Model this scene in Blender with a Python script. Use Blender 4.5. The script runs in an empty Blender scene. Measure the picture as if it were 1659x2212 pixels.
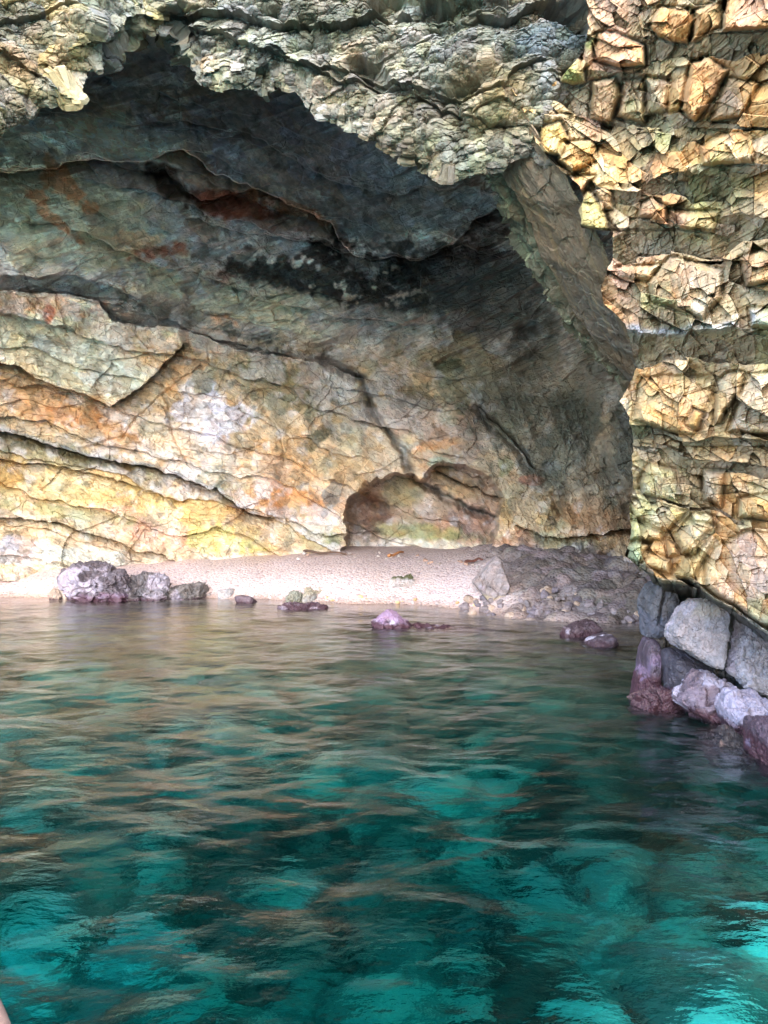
import bpy, math, time
import numpy as np
T0 = time.time()
SC = bpy.context.scene
# ------------------------------------------------------------------ camera
F = 1671.0            # focal length in units of the 1659 x 2212 layout grid used for the measurements below
CX, HY, CH = 829.5, 1130.0, 1.8
cam_d = bpy.data.cameras.new('camera')
cam_d.sensor_fit = 'VERTICAL'; cam_d.sensor_height = 24.0
cam_d.lens = F / 2212.0 * 24.0
cam_d.shift_y = 24.0 / 2212.0
cam_d.clip_start = 0.05; cam_d.clip_end = 1000
cam = bpy.data.objects.new('camera', cam_d); SC.collection.objects.link(cam)
cam.location = (0, 0, CH); cam.rotation_euler = (math.radians(90), 0, 0)
SC.camera = cam
# ------------------------------------------------------------------ sky, sun, exposure
SUN_EL, SUN_AZ = math.radians(34), math.radians(178)      # azimuth clockwise from +Y: behind the camera, to the left
w = bpy.data.worlds.new('World'); SC.world = w; w.use_nodes = True
nt = w.node_tree; nt.nodes.clear()
sky = nt.nodes.new('ShaderNodeTexSky'); sky.sky_type = 'NISHITA'; sky.sun_disc = False
sky.sun_elevation = SUN_EL; sky.sun_rotation = SUN_AZ
sky.air_density = 1.0; sky.dust_density = 1.2; sky.ozone_density = 2.0
bg = nt.nodes.new('ShaderNodeBackground'); bg.inputs[1].default_value = 0.15
out = nt.nodes.new('ShaderNodeOutputWorld')
nt.links.new(sky.outputs[0], bg.inputs[0]); nt.links.new(bg.outputs[0], out.inputs[0])
sd = bpy.data.lights.new('sun', 'SUN'); sd.energy = 1.5; sd.angle = math.radians(95); sd.color = (1.0, 0.975, 0.965)
so = bpy.data.objects.new('sun', sd); SC.collection.objects.link(so)
dx, dy, dz = math.sin(SUN_AZ) * math.cos(SUN_EL), math.cos(SUN_AZ) * math.cos(SUN_EL), math.sin(SUN_EL)
import mathutils
so.rotation_euler = mathutils.Vector((dx, dy, dz)).to_track_quat('Z', 'Y').to_euler()
so.location = (dx * 30, dy * 30, dz * 30)
SC.view_settings.view_transform = 'Standard'; SC.view_settings.look = 'None'
SC.view_settings.exposure = 2.98; SC.view_settings.gamma = 1
SC.cycles.max_bounces = 8; SC.cycles.diffuse_bounces = 5; SC.cycles.glossy_bounces = 3
SC.cycles.transmission_bounces = 6; SC.cycles.caustics_refractive = True; SC.cycles.caustics_reflective = True
SC.cycles.use_denoising = True
SC.cycles.sample_clamp_indirect = 8.0

# ------------------------------------------------------------------ noise
rng = np.random.default_rng(7)
TB = 64
TAB = rng.random((TB, TB, TB)).astype(np.float32).ravel()
JT = [(0.12 + 0.76 * rng.random(TB ** 3)).astype(np.float32) for _ in range(3)]
RID = [rng.random(TB ** 3).astype(np.float32) for _ in range(5)]

def _idx(ix, iy, iz):
    return ((ix & 63) * 64 + (iy & 63)) * 64 + (iz & 63)

def vnoise(p):
    """value noise in -1..1 at points p (N,3)"""
    f = np.floor(p); t = (p - f).astype(np.float32); i = f.astype(np.int32)
    t = t * t * t * (t * (t * 6 - 15) + 10)
    r = 0
    for a in (0, 1):
        wa = t[:, 0] if a else 1 - t[:, 0]
        for b in (0, 1):
            wb = wa * (t[:, 1] if b else 1 - t[:, 1])
            for c in (0, 1):
                r = r + wb * (t[:, 2] if c else 1 - t[:, 2]) * TAB[_idx(i[:, 0] + a, i[:, 1] + b, i[:, 2] + c)]
    return r * 2 - 1

def fbm(p, octv=4, scale=1.0, seed=0, gain=0.5, ridge=False):
    p = np.asarray(p, np.float32)
    r = np.zeros(len(p), np.float32); a = 1.0; tot = 0.0; s = scale
    for o in range(octv):
        n = vnoise(p * s + np.float32(seed * 7.31 + o * 3.7 + 11))
        if ridge: n = 1 - 2 * np.abs(n)
        r += a * n; tot += a; a *= gain; s *= 2.03
    return r / tot

def voro(p, seed=0):
    """8-neighbour cellular noise: F1, F2, cell key, offset vector to the cell centre"""
    q = np.asarray(p, np.float32) + np.float32(seed * 5.17 + 100)
    b = np.floor(q - 0.5).astype(np.int32)
    n = len(q)
    f1 = np.full(n, 9, np.float32); f2 = np.full(n, 9, np.float32); key = np.zeros(n, np.int32)
    dv = np.zeros((n, 3), np.float32)
    for a in (0, 1):
        for c in (0, 1):
            for d in (0, 1):
                ix, iy, iz = b[:, 0] + a, b[:, 1] + c, b[:, 2] + d
                k = _idx(ix, iy, iz)
                ex = ix + JT[0][k] - q[:, 0]; ey = iy + JT[1][k] - q[:, 1]; ez = iz + JT[2][k] - q[:, 2]
                dd = ex * ex + ey * ey + ez * ez
                m = dd < f1
                f2 = np.where(m, f1, np.minimum(f2, dd))
                f1 = np.where(m, dd, f1); key = np.where(m, k, key)
                dv[m, 0] = ex[m]; dv[m, 1] = ey[m]; dv[m, 2] = ez[m]
    return np.sqrt(f1), np.sqrt(f2), key, dv

def rot(ax, ay, az):
    return np.array(mathutils.Euler((math.radians(ax), math.radians(ay), math.radians(az))).to_matrix(), np.float32)

def ss(a, b, x):
    t = np.clip((x - a) / (b - a), 0, 1)
    return t * t * (3 - 2 * t)

def fracture(p, size, R=None, seed=0, tilt=0.6, warp=0.25, crack=0.10, cd=0.5):
    """blocky broken rock, in units of 'size'; returns height (about -1..1) and the cell key"""
    q = p @ R.T if R is not None else p
    q = q / np.asarray(size, np.float32)
    wv = np.stack([vnoise(q * 1.3 + 5 + seed), vnoise(q * 1.3 + 31 + seed), vnoise(q * 1.3 + 57 + seed)], 1)
    q = q + warp * wv
    f1, f2, k, dv = voro(q, seed)
    t = (RID[0][k] - .5) * dv[:, 0] + (RID[1][k] - .5) * dv[:, 1] + (RID[2][k] - .5) * dv[:, 2]
    h = (RID[3][k] - .5) * 1.2 + tilt * 3 * t - cd * (1 - ss(0, crack, f2 - f1))
    return h, k

def lumps(p, size, seed=0, R=None, warp=0.2):
    q = p @ R.T if R is not None else p
    q = q / np.asarray(size, np.float32)
    wv = np.stack([vnoise(q * 1.7 + 5 + seed), vnoise(q * 1.7 + 31 + seed), vnoise(q * 1.7 + 57 + seed)], 1)
    f1, f2, k, dv = voro(q + warp * wv, seed)
    return np.sqrt(np.clip(1 - (f1 / 0.85) ** 2, 0, 1)) * (0.6 + 0.6 * RID[3][k]) - 0.5, k, f2 - f1

# ------------------------------------------------------------------ helpers
def P3(px, py, D):
    return np.stack([(px - CX) / F * D, D, CH - (py - HY) / F * D], -1)

def lin(c):
    c = np.asarray(c, np.float32) / 255.0
    return np.where(c <= 0.04045, c / 12.92, ((c + 0.055) / 1.055) ** 2.4).astype(np.float32)

def tagp(o, label=None, cat=None, group=None, kind=None):
    if label: o['label'] = label
    if cat: o['category'] = cat
    if group: o['group'] = group
    if kind: o['kind'] = kind
    return o

def mesh_obj(name, co, faces, mat, col=None, parent=None, smooth=False):
    me = bpy.data.meshes.new(name)
    co = np.ascontiguousarray(co, np.float32); faces = np.ascontiguousarray(faces, np.int32)
    k = faces.shape[1]
    me.vertices.add(len(co)); me.vertices.foreach_set('co', co.ravel())
    me.loops.add(faces.size); me.loops.foreach_set('vertex_index', faces.ravel())
    me.polygons.add(len(faces))
    me.polygons.foreach_set('loop_start', np.arange(0, faces.size, k, dtype=np.int32))
    me.polygons.foreach_set('use_smooth', np.full(len(faces), smooth, bool))
    me.update(calc_edges=True)
    if col is not None:
        a = me.color_attributes.new('Col', 'FLOAT_COLOR', 'POINT')
        c4 = np.ones((len(co), 4), np.float32); c4[:, :3] = np.clip(col, 0, 1)
        a.data.foreach_set('color', c4.ravel())
    me.materials.append(mat)
    o = bpy.data.objects.new(name, me); SC.collection.objects.link(o)
    if parent is not None: o.parent = parent
    return o

def grid_faces(nr, nc):
    i = np.arange(nr * nc).reshape(nr, nc)
    return np.stack([i[:-1, :-1], i[:-1, 1:], i[1:, 1:], i[1:, :-1]], -1).reshape(-1, 4)

def split_obj(prefix_mats, co, faces, lab, col, parent, smooth=False):
    """one mesh per label value; prefix_mats: list of (name, material)"""
    fl = lab[faces[:, 0]]
    res = []
    for k, (nm, mt) in enumerate(prefix_mats):
        f = faces[fl == k]
        if not len(f): res.append(None); continue
        u, inv = np.unique(f.ravel(), return_inverse=True)
        res.append(mesh_obj(nm, co[u], inv.reshape(-1, 4), mt, col[u], parent, smooth))
    return res

def empty(name, loc=(0, 0, 0)):
    o = bpy.data.objects.new(name, None); o.location = loc; SC.collection.objects.link(o); return o

def smooth2(a, n=1):
    for _ in range(n):
        b = np.pad(a, 1, mode='edge')
        a = (b[:-2, 1:-1] + b[2:, 1:-1] + b[1:-1, :-2] + b[1:-1, 2:] + 2 * b[1:-1, 1:-1]) / 6
    return a

def table(xs, ys, tab, PX, PY, n=140, sm=25):
    """smooth lookup of a small table at layout positions"""
    xs, ys = np.asarray(xs, float), np.asarray(ys, float); tab = np.asarray(tab, float)
    gx = np.linspace(xs[0], xs[-1], n); gy = np.linspace(ys[0], ys[-1], n)
    a = np.stack([np.interp(gx, xs, r) for r in tab]); a = np.stack([np.interp(gy, ys, a[:, j]) for j in range(n)], 1)
    a = smooth2(a, sm)
    u = np.clip((PX - xs[0]) / (xs[-1] - xs[0]), 0, 0.99999) * (n - 1); v = np.clip((PY - ys[0]) / (ys[-1] - ys[0]), 0, 0.99999) * (n - 1)
    i = u.astype(int); j = v.astype(int); fu = u - i; fv = v - j
    return ((a[j, i] * (1 - fu) + a[j, i + 1] * fu) * (1 - fv) + (a[j + 1, i] * (1 - fu) + a[j + 1, i + 1] * fu) * fv)

def gnormal(co, nr, nc):
    c = co.reshape(nr, nc, 3); du = np.gradient(c, axis=1); dv = np.gradient(c, axis=0)
    n = np.cross(du, dv); n /= np.linalg.norm(n, axis=-1, keepdims=True) + 1e-9
    n = n.reshape(-1, 3)
    v = np.array([0, 0, CH]) - co
    s = np.sign((n * v).sum(1)); s[s == 0] = 1
    return (n * s[:, None]).astype(np.float32)

def lineY(poly, x):
    a = np.asarray(poly, float); return np.interp(x, a[:, 0], a[:, 1])

def fadex(poly, x, e=35):
    x0, x1 = poly[0][0], poly[-1][0]
    return ss(x0 - e, x0 + e * .3, x) * (1 - ss(x1 - e * .3, x1 + e, x))

def lip(px, py, poly, out, up, inn, dn, e=35):
    """the rock above the line stands out, the rock below is undercut (metres; lengths in layout units)"""
    d = py - lineY(poly, px)
    return np.where(d < 0, out * np.exp(np.minimum(d, 0) / up), -inn * np.exp(-np.maximum(d, 0) / dn)) * fadex(poly, px, e)

def segdist(px, py, poly):
    r = np.full(px.shape, 1e9, np.float32); a = np.asarray(poly, float)
    for (x0, y0), (x1, y1) in zip(a[:-1], a[1:]):
        dx, dy = x1 - x0, y1 - y0
        t = np.clip(((px - x0) * dx + (py - y0) * dy) / (dx * dx + dy * dy + 1e-9), 0, 1)
        r = np.minimum(r, np.hypot(px - x0 - t * dx, py - y0 - t * dy))
    return r

def inpoly(px, py, poly):
    """signed distance, positive inside"""
    a = list(poly); ins = np.zeros(px.shape, bool)
    for (x0, y0), (x1, y1) in zip(a, a[1:] + a[:1]):
        if y0 == y1: continue
        c = ((y0 > py) != (y1 > py)) & (px < (x1 - x0) * (py - y0) / (y1 - y0) + x0)
        ins ^= c
    d = segdist(px, py, a + a[:1])
    return np.where(ins, d, -d)

def crackl(px, py, poly, depth, wd):
    return -depth * np.exp(-(segdist(px, py, poly) / wd) ** 2)

def blob(px, py, n, cx, cy, rx, ry, ang=0, soft=0.35, rough=0.5):
    a = math.radians(ang); x = px - cx; y = py - cy
    u = (x * math.cos(a) + y * math.sin(a)) / rx; v = (-x * math.sin(a) + y * math.cos(a)) / ry
    return ss(-soft, soft, 1 - np.sqrt(u * u + v * v) + rough * n)

def mixc(col, c, m):
    col += (lin(c) - col) * m[:, None]
    return col

# ------------------------------------------------------------------ materials
def rock_mat(name, rough=0.85, bump=0.5, bs=14.0, bd=0.03, spec=0.25, vein=0.18, grain=0.22):
    m = bpy.data.materials.new(name); m.use_nodes = True; t = m.node_tree; N = t.nodes; L = t.links
    b = N['Principled BSDF']; b.inputs['Roughness'].default_value = rough
    b.inputs['Specular IOR Level'].default_value = spec
    at = N.new('ShaderNodeAttribute'); at.attribute_name = 'Col'
    tc = N.new('ShaderNodeTexCoord')
    n1 = N.new('ShaderNodeTexNoise'); n1.inputs['Scale'].default_value = bs; n1.inputs['Detail'].default_value = 7; n1.inputs['Roughness'].default_value = 0.68
    n2 = N.new('ShaderNodeTexNoise'); n2.inputs['Scale'].default_value = bs * 0.33; n2.inputs['Detail'].default_value = 5; n2.inputs['Distortion'].default_value = 0.6
    n3 = N.new('ShaderNodeTexNoise'); n3.inputs['Scale'].default_value = bs * 2.2; n3.inputs['Detail'].default_value = 8; n3.inputs['Roughness'].default_value = 0.75; n3.inputs['Distortion'].default_value = 1.2
    mpn = N.new('ShaderNodeMapping'); mpn.inputs['Rotation'].default_value = (0.2, 0.45, 0.3); mpn.inputs['Scale'].default_value = (0.35, 0.6, 1.4)
    L.new(tc.outputs['Object'], mpn.inputs[0]); L.new(mpn.outputs[0], n3.inputs['Vector'])
    L.new(tc.outputs['Object'], n1.inputs['Vector']); L.new(tc.outputs['Object'], n2.inputs['Vector'])
    mr = N.new('ShaderNodeMapRange'); mr.inputs[1].default_value = 0.3; mr.inputs[2].default_value = 0.7
    mr.inputs[3].default_value = 1 - grain; mr.inputs[4].default_value = 1 + grain
    L.new(n1.outputs['Fac'], mr.inputs[0])
    mv = N.new('ShaderNodeMapRange'); mv.inputs[1].default_value = 0.38; mv.inputs[2].default_value = 0.46
    mv.inputs[3].default_value = 1 - vein; mv.inputs[4].default_value = 1.0
    L.new(n3.outputs['Fac'], mv.inputs[0])
    mm = N.new('ShaderNodeMath'); mm.operation = 'MULTIPLY'; L.new(mr.outputs[0], mm.inputs[0]); L.new(mv.outputs[0], mm.inputs[1])
    vm = N.new('ShaderNodeVectorMath'); vm.operation = 'SCALE'; L.new(at.outputs['Color'], vm.inputs[0]); L.new(mm.outputs[0], vm.inputs['Scale'])
    # subtle hue drift
    hs = N.new('ShaderNodeMix'); hs.data_type = 'RGBA'; hs.blend_type = 'MULTIPLY'; hs.inputs[0].default_value = 0.35
    mc = N.new('ShaderNodeMix'); mc.data_type = 'RGBA'; mc.inputs[6].default_value = (1.15, 0.95, 0.80, 1); mc.inputs[7].default_value = (0.85, 1.0, 1.12, 1)
    r2 = N.new('ShaderNodeMapRange'); r2.inputs[1].default_value = 0.35; r2.inputs[2].default_value = 0.65; L.new(n2.outputs['Fac'], r2.inputs[0]); L.new(r2.outputs[0], mc.inputs[0])
    L.new(vm.outputs[0], hs.inputs[6]); L.new(mc.outputs[2], hs.inputs[7]); L.new(hs.outputs[2], b.inputs['Base Color'])
    ad = N.new('ShaderNodeMath'); ad.operation = 'MULTIPLY_ADD'; ad.inputs[1].default_value = 0.35
    ad.inputs[1].default_value = 0.8; L.new(n3.outputs['Fac'], ad.inputs[0]); L.new(n1.outputs['Fac'], ad.inputs[2])
    bp = N.new('ShaderNodeBump'); bp.inputs['Strength'].default_value = bump; bp.inputs['Distance'].default_value = bd
    L.new(ad.outputs[0], bp.inputs['Height']); L.new(bp.outputs[0], b.inputs['Normal'])
    return m

M_wall = rock_mat('cave_wall_rock', bs=9, bd=0.05, bump=0.5, vein=0.06, grain=.16)
M_ceil = rock_mat('cave_ceiling_rock', bs=5, bd=0.06, bump=0.5, vein=0.1)
M_over = rock_mat('conglomerate_rock', bs=16, bd=0.03, bump=0.5, vein=0.08)
M_cliff = rock_mat('cliff_rock', bs=20, bd=0.02, bump=0.45, spec=0.3, rough=0.75, vein=0.06)
M_slab = rock_mat('slab_rock', bs=14, bd=0.03, bump=0.7)
M_wet = rock_mat('wet_rock', bs=22, bd=0.02, bump=0.6, spec=0.4, rough=0.55, vein=0.15)
M_dry = rock_mat('dry_boulder_rock', bs=24, bd=0.02, bump=0.7, vein=0.1)
M_wood = rock_mat('wet_driftwood', bs=30, bd=0.005, rough=0.8)

# ------------------------------------------------------------------ ground, beach and seabed
_WL = [(-600, 1285), (-300, 1287), (0, 1290), (430, 1290), (700, 1301), (900, 1307), (1030, 1321), (1200, 1335), (1400, 1345), (1800, 1350)]
_wd = [CH * F / (y - HY) for _, y in _WL]; _wx = [(x - CX) / F * d for (x, _), d in zip(_WL, _wd)]
def shore_s(X, Y):
    return Y - (np.interp(X, _wx, _wd) + 0.12 * np.sin(X * 1.7) + 0.07 * np.sin(X * 4.1 + 1))
def ground_z(X, Y):
    s = shore_s(X, Y)
    top = 1.12 * (1 - np.exp(-np.maximum(s, 0) / 1.8))
    u = -np.minimum(s, 0)
    z = np.where(s > 0, top, -(0.11 * np.minimum(u, 9) + 2.1 * ss(5.5, 10.5, u)))
    z = np.where(Y < 1.4, z + (-0.45 - z) * ss(1.4, -1.5, Y), z)  # unseen seabed behind the camera raised to bounce light onto the ceiling
    reef = np.exp(-(((X - 1.3) / 1.3) ** 2 + ((Y - 2.6) / 1.3) ** 2)) * 1.3 + np.exp(-(((X - 2.6) / 1.2) ** 2 + ((Y - 4.2) / 1.6) ** 2)) * 0.9
    reef += np.exp(-(((X + 2.6) / 0.7) ** 2 + ((Y - 3.9) / 0.6) ** 2)) * 0.7
    hole = np.exp(-(((X + 0.9) / 1.5) ** 2 + ((Y - 3.4) / 1.6) ** 2)) + .8 * np.exp(-(((X - 4.0) / 1.5) ** 2 + ((Y - 8.0) / 2.5) ** 2))
    return z + reef - 0.8 * hole * (Y > 1.4)
def ground_D(px, py):
    Ds = np.linspace(8, 24, 1600); hit = np.nonzero(CH - (py - HY) / F * Ds < ground_z((px - CX) / F * Ds, Ds))[0]
    return float(Ds[hit[0]]) if len(hit) else 20.0
def reef_amt(X, Y):
    return np.exp(-(((X - 1.0) / 1.0) ** 2 + ((Y - 2.7) / 1.0) ** 2)) + np.exp(-(((X - 2.2) / 1.0) ** 2 + ((Y - 4.0) / 1.2) ** 2)) + .8 * np.exp(-(((X + 2.6) / 0.7) ** 2 + ((Y - 3.9) / 0.6) ** 2)) + .25 * np.exp(-(((X + 3.5) / 3.0) ** 2 + ((Y - 8.5) / 1.0) ** 2))

def build_ground():
    xs = np.concatenate([np.linspace(-90, -22, 20, endpoint=False), np.linspace(-22, 14, 700, endpoint=False), np.linspace(14, 90, 20)])
    ys = np.concatenate([np.linspace(-140, -6, 40, endpoint=False), np.linspace(-6, 14, 420, endpoint=False), np.linspace(14, 27, 480)]); nx, ny = len(xs), len(ys)
    X, Y = np.meshgrid(xs, ys); X = X.ravel(); Y = Y.ravel()
    Z = ground_z(X, Y); s = shore_s(X, Y)
    p = np.stack([X, Y, 0 * X], 1)
    n = fbm(p, 4, 0.6, 3); n2 = fbm(p, 3, 2.5, 5)
    rub = ss(1.8, 3.2, X + 0.3 * n2) * ss(-1.2, 0, s)                       # rubble at the right end of the beach
    lp, lk, _ = lumps(p + [0, 0, 3], (0.28, 0.28, 0.28), 4)
    lq, lk2, le = lumps(p, (0.65, 0.6, 0.6), 9)
    lr, lk3, _ = lumps(p, (0.4, 0.35, 0.35), 12)
    under = ss(0.2, 1.5, -s)
    Z = Z + 0.05 * n * ss(0, 1, s) + 0.012 * n2 + rub * (0.16 * np.clip(lp, -.4, 1) + 0.32 * np.clip(lq, -.3, 1)) + under * ss(0, 2, Y) * (0.8 * np.clip(lq, -.2, 1) * ss(5, 8, -s) + 0.2 * np.clip(lr, -.3, 1))
    co = np.stack([X, Y, Z], 1)
    col = np.tile(lin((224, 208, 206)), (len(X), 1))
    mixc(col, (244, 214, 184), ss(0.0, 0.5, fbm(p, 3, 0.35, 8)) * 0.7)
    mixc(col, (232, 216, 220), ss(0.1, 0.6, fbm(p, 3, 0.9, 18)) * 0.5)
    mixc(col, (150, 120, 92), (1 - ss(0.0, 0.3, s)) * ss(-1.5, 0, s) * 0.55)    # damp strip at the water
    c = 0.6 + 0.8 * RID[1][lk]
    rc = lin((118, 112, 112))[None] * c[:, None] * np.stack([1 + .2 * (RID[2][lk] - .5), np.ones(len(X)), 1 + .25 * (RID[4][lk] - .5)], 1)
    col = col + (rc - col) * (rub * 0.95)[:, None]
    # underwater: pale sand and stones with dark weed
    ub = np.tile(lin((140, 134, 112)), (len(X), 1)) * (0.35 + 1.3 * RID[1][lk3])[:, None]
    pale = (0.45 + .55 * ss(9, 12, -s)) * ss(-0.1, 0.3, fbm(p, 4, 1.0, 21) + 0.5 * (RID[2][lk2] - .5))
    pale = np.clip(pale * 0.75 + ss(0.15, 0.5, reef_amt(X, Y) + 0.25 * n2), 0, 1)
    ub += (lin((238, 232, 205)) - ub) * (pale * 0.85)[:, None]
    weed = ss(0.05, 0.35, fbm(p, 4, 0.9, 33) - 0.1) * (1 - 0.9 * ss(-0.5, 1.0, X) * ss(7, 5, Y))
    ub += (lin((52, 58, 40)) - ub) * (weed * 0.5)[:, None]
    ub *= (0.6 + 0.9 * ss(.25, .6, RID[3][lk2] + .3 * n2) )[:, None] * (0.7 + .5 * ss(.1, .3, le))[:, None]
    ub += (lin((252, 250, 240)) - ub) * (ss(1.2, 0, Y) * .97)[:, None]  # unseen part behind the camera whitened, added as a reflector for the ceiling
    near = ss(9.5, 6.5, -s)
    ub += (lin((112, 84, 66)) * (0.5 + RID[1][lk3])[:, None] - ub) * (near * 0.8)[:, None]
    col = col + (ub - col) * ss(0.3, 1.4, -s)[:, None]
    col = col * np.where(s > -.8, .72, np.where(Y < .8, .97, .50 + .26 * ss(.2, .7, reef_amt(X, Y))))[:, None]
    faces = grid_faces(ny, nx)
    lab = (s < -0.8).astype(int)
    fl = lab[faces[:, 0]]
    for k, nm in ((0, 'beach'), (1, 'seabed')):
        f = faces[fl == k]; u, inv = np.unique(f.ravel(), return_inverse=True)
        o = mesh_obj(nm, co[u], inv.reshape(-1, 4), M_sand if k == 0 else M_bed, col[u], None, True)
        tagp(o, kind='structure')

def sand_mat():
    m = rock_mat('pebble_beach', bs=40, bd=0.01, bump=0.5, vein=0.0, grain=0.15)
    t = m.node_tree; N = t.nodes; L = t.links; b = N['Principled BSDF']
    tc = N.new('ShaderNodeTexCoord'); vo = N.new('ShaderNodeTexVoronoi'); vo.inputs['Scale'].default_value = 17
    L.new(tc.outputs['Object'], vo.inputs['Vector'])
    hsv = N.new('ShaderNodeSeparateColor'); L.new(vo.outputs['Color'], hsv.inputs[0])
    cr = N.new('ShaderNodeValToRGB'); e = cr.color_ramp.elements
    e[0].position = 0; e[0].color = (0.6, 0.52, 0.54, 1); e[1].position = 1; e[1].color = (1.15, 1.1, 1.12, 1)
    for pos, c in ((0.12, (0.85, 0.78, 0.78, 1)), (0.35, (1.02, .97, .97, 1)), (0.7, (1.0, 0.93, 0.9, 1))):
        x = e.new(pos); x.color = c
    L.new(hsv.outputs[0], cr.inputs[0])
    mx = N.new('ShaderNodeMix'); mx.data_type = 'RGBA'; mx.blend_type = 'MULTIPLY'; mx.inputs[0].default_value = 0.9
    src = b.inputs['Base Color'].links[0].from_socket
    L.new(src, mx.inputs[6]); L.new(cr.outputs[0], mx.inputs[7]); L.new(mx.outputs[2], b.inputs['Base Color'])
    bp = N.new('ShaderNodeBump'); bp.inputs['Strength'].default_value = 0.8; bp.inputs['Distance'].default_value = 0.03; bp.invert = True
    L.new(vo.outputs['Distance'], bp.inputs['Height']); L.new(bp.outputs[0], b.inputs['Normal'])
    return m
M_sand = sand_mat()
M_bed = rock_mat('seabed_stone', bs=10, bd=0.05, bump=0.5, vein=0.15)
build_ground()

# ------------------------------------------------------------------ water
def water_mat():
    m = bpy.data.materials.new('clear_sea_water'); m.use_nodes = True; t = m.node_tree; N = t.nodes; L = t.links
    b = N['Principled BSDF']; b.inputs['Base Color'].default_value = (1, 1, 1, 1)
    b.inputs['Transmission Weight'].default_value = 1; b.inputs['Roughness'].default_value = 0.0; b.inputs['IOR'].default_value = 1.333
    tc = N.new('ShaderNodeTexCoord'); mp = N.new('ShaderNodeMapping'); mp.inputs['Scale'].default_value = (1.0, 1.5, 1)
    n = N.new('ShaderNodeTexNoise'); n.inputs['Scale'].default_value = 7.0; n.inputs['Detail'].default_value = 4; n.inputs['Roughness'].default_value = 0.5
    L.new(tc.outputs['Object'], mp.inputs[0]); L.new(mp.outputs[0], n.inputs['Vector'])
    bp = N.new('ShaderNodeBump'); bp.inputs['Strength'].default_value = 0.5; bp.inputs['Distance'].default_value = 0.022
    L.new(n.outputs['Fac'], bp.inputs['Height']); L.new(bp.outputs[0], b.inputs['Normal'])
    va = N.new('ShaderNodeVolumeAbsorption'); va.inputs['Color'].default_value = (0.03, 0.76, 0.79, 1); va.inputs['Density'].default_value = 0.8
    L.new(va.outputs[0], N['Material Output'].inputs['Volume'])
    return m
def build_water():
    nr, nc = 960, 700
    y = 1.0 * (26.5 / 1.0) ** np.linspace(0, 1, nr - 120); y = np.concatenate([-139 * np.linspace(1, 0, 60, endpoint=False) ** 2 - 6, np.linspace(-6, 1.0, 60, endpoint=False), y])
    u = np.linspace(-1, 1, nc)
    Y = np.repeat(y[:, None], nc, 1); W = np.interp(y, [-6, 1, 5, 27], [85, 85, 85, 85])[:, None]
    X = u[None] * W * (0.12 + 0.88 * np.abs(u[None]) ** 2.5) 
    X, Y = X.ravel(), Y.ravel(); p = np.stack([X, Y, 0 * X], 1)
    r = rng; Z = np.zeros(len(X), np.float32)
    wx = 0.25 * fbm(p, 2, 0.7, 2); 
    for i in range(16):
        lam = 0.24 * 1.16 ** i * (0.9 + 0.2 * r.random()); a = math.radians(90 + r.normal() * 42)
        k = 2 * math.pi / lam
        ph = k * (X * math.cos(a) + Y * math.sin(a)) + r.random() * 6.28 + 2.2 * wx * k * 0.5
        Z += 0.0034 * lam ** 0.7 * np.sin(ph)
    Z += 0.008 * fbm(p * [1, 1.7, 1], 3, 1.6, 44)
    Z *= np.where((np.abs(X) > 14) | (Y < -6), 0.0, 1.0)
    Z *= np.interp(Y, [0, 8, 14, 20], [1.25, 1.0, 0.7, 0.45])
    co = np.stack([X, Y, Z], 1); f = grid_faces(nr, nc)
    # close the body: skirt and bottom far under the seabed
    idx = np.arange(nr * nc).reshape(nr, nc)
    ring = np.concatenate([idx[0, :], idx[1:, -1], idx[-1, -2::-1], idx[-2:0:-1, 0]])
    rb = co[ring].copy(); rb[:, 2] = -7; n0 = len(co); co = np.concatenate([co, rb]); k = len(ring)
    a = np.arange(k); b = (a + 1) % k
    sk = np.stack([ring[a], n0 + a, n0 + b, ring[b]], 1)
    c0 = len(co); co = np.concatenate([co, [[0, 10, -7]]])
    me_f = [f, sk]
    o = mesh_obj('water', co, np.concatenate(me_f), water_mat(), None, None, True)
    # bottom cap
    import bmesh
    bm = bmesh.new(); bm.from_mesh(o.data); bm.verts.ensure_lookup_table()
    c = bm.verts[c0]
    for i in range(k): bm.faces.new((bm.verts[n0 + i], c, bm.verts[n0 + (i + 1) % k]))
    bmesh.ops.recalc_face_normals(bm, faces=bm.faces)
    for fc in bm.faces: fc.smooth = True
    bm.to_mesh(o.data); bm.free()
    tagp(o, kind='structure')
build_water()
print('water', time.time() - T0)

# ------------------------------------------------------------------ the cave's back wall and ceiling
LIP_A = [(-300, 380), (0, 370), (120, 367), (140, 348), (275, 345), (330, 345), (360, 325), (390, 322), (450, 360), (545, 400), (625, 440), (720, 478), (740, 520), (765, 550), (830, 562), (905, 555), (980, 530), (1030, 470), (1100, 440)]
LINE_B = [(-300, 600), (0, 632), (95, 632), (140, 630), (215, 645), (240, 692), (320, 702), (410, 714), (500, 752), (620, 777), (725, 792), (780, 822)]
LINE_C = [(-200, 740), (0, 782), (30, 790), (90, 827), (170, 852), (240, 875), (300, 837), (370, 772), (395, 742)]
LINE_D = [(-300, 860), (0, 927), (90, 957), (180, 980), (280, 1007), (320, 1017), (425, 1045), (480, 1062), (540, 1107), (590, 1120)]
LINE_E = [(-300, 960), (0, 997), (120, 1010), (250, 1037), (350, 1077), (390, 1080)]
LINE_G = [(-200, 1110), (0, 1122), (125, 1127), (200, 1152), (290, 1182), (390, 1217)]
NICHE = [(738, 1260), (745, 1110), (760, 1070), (790, 1038), (830, 1022), (865, 1014), (905, 1024), (960, 1002), (1020, 1015), (1060, 1040), (1085, 1075), (1078, 1110), (1070, 1150), (1058, 1205), (1045, 1260)]

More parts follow.
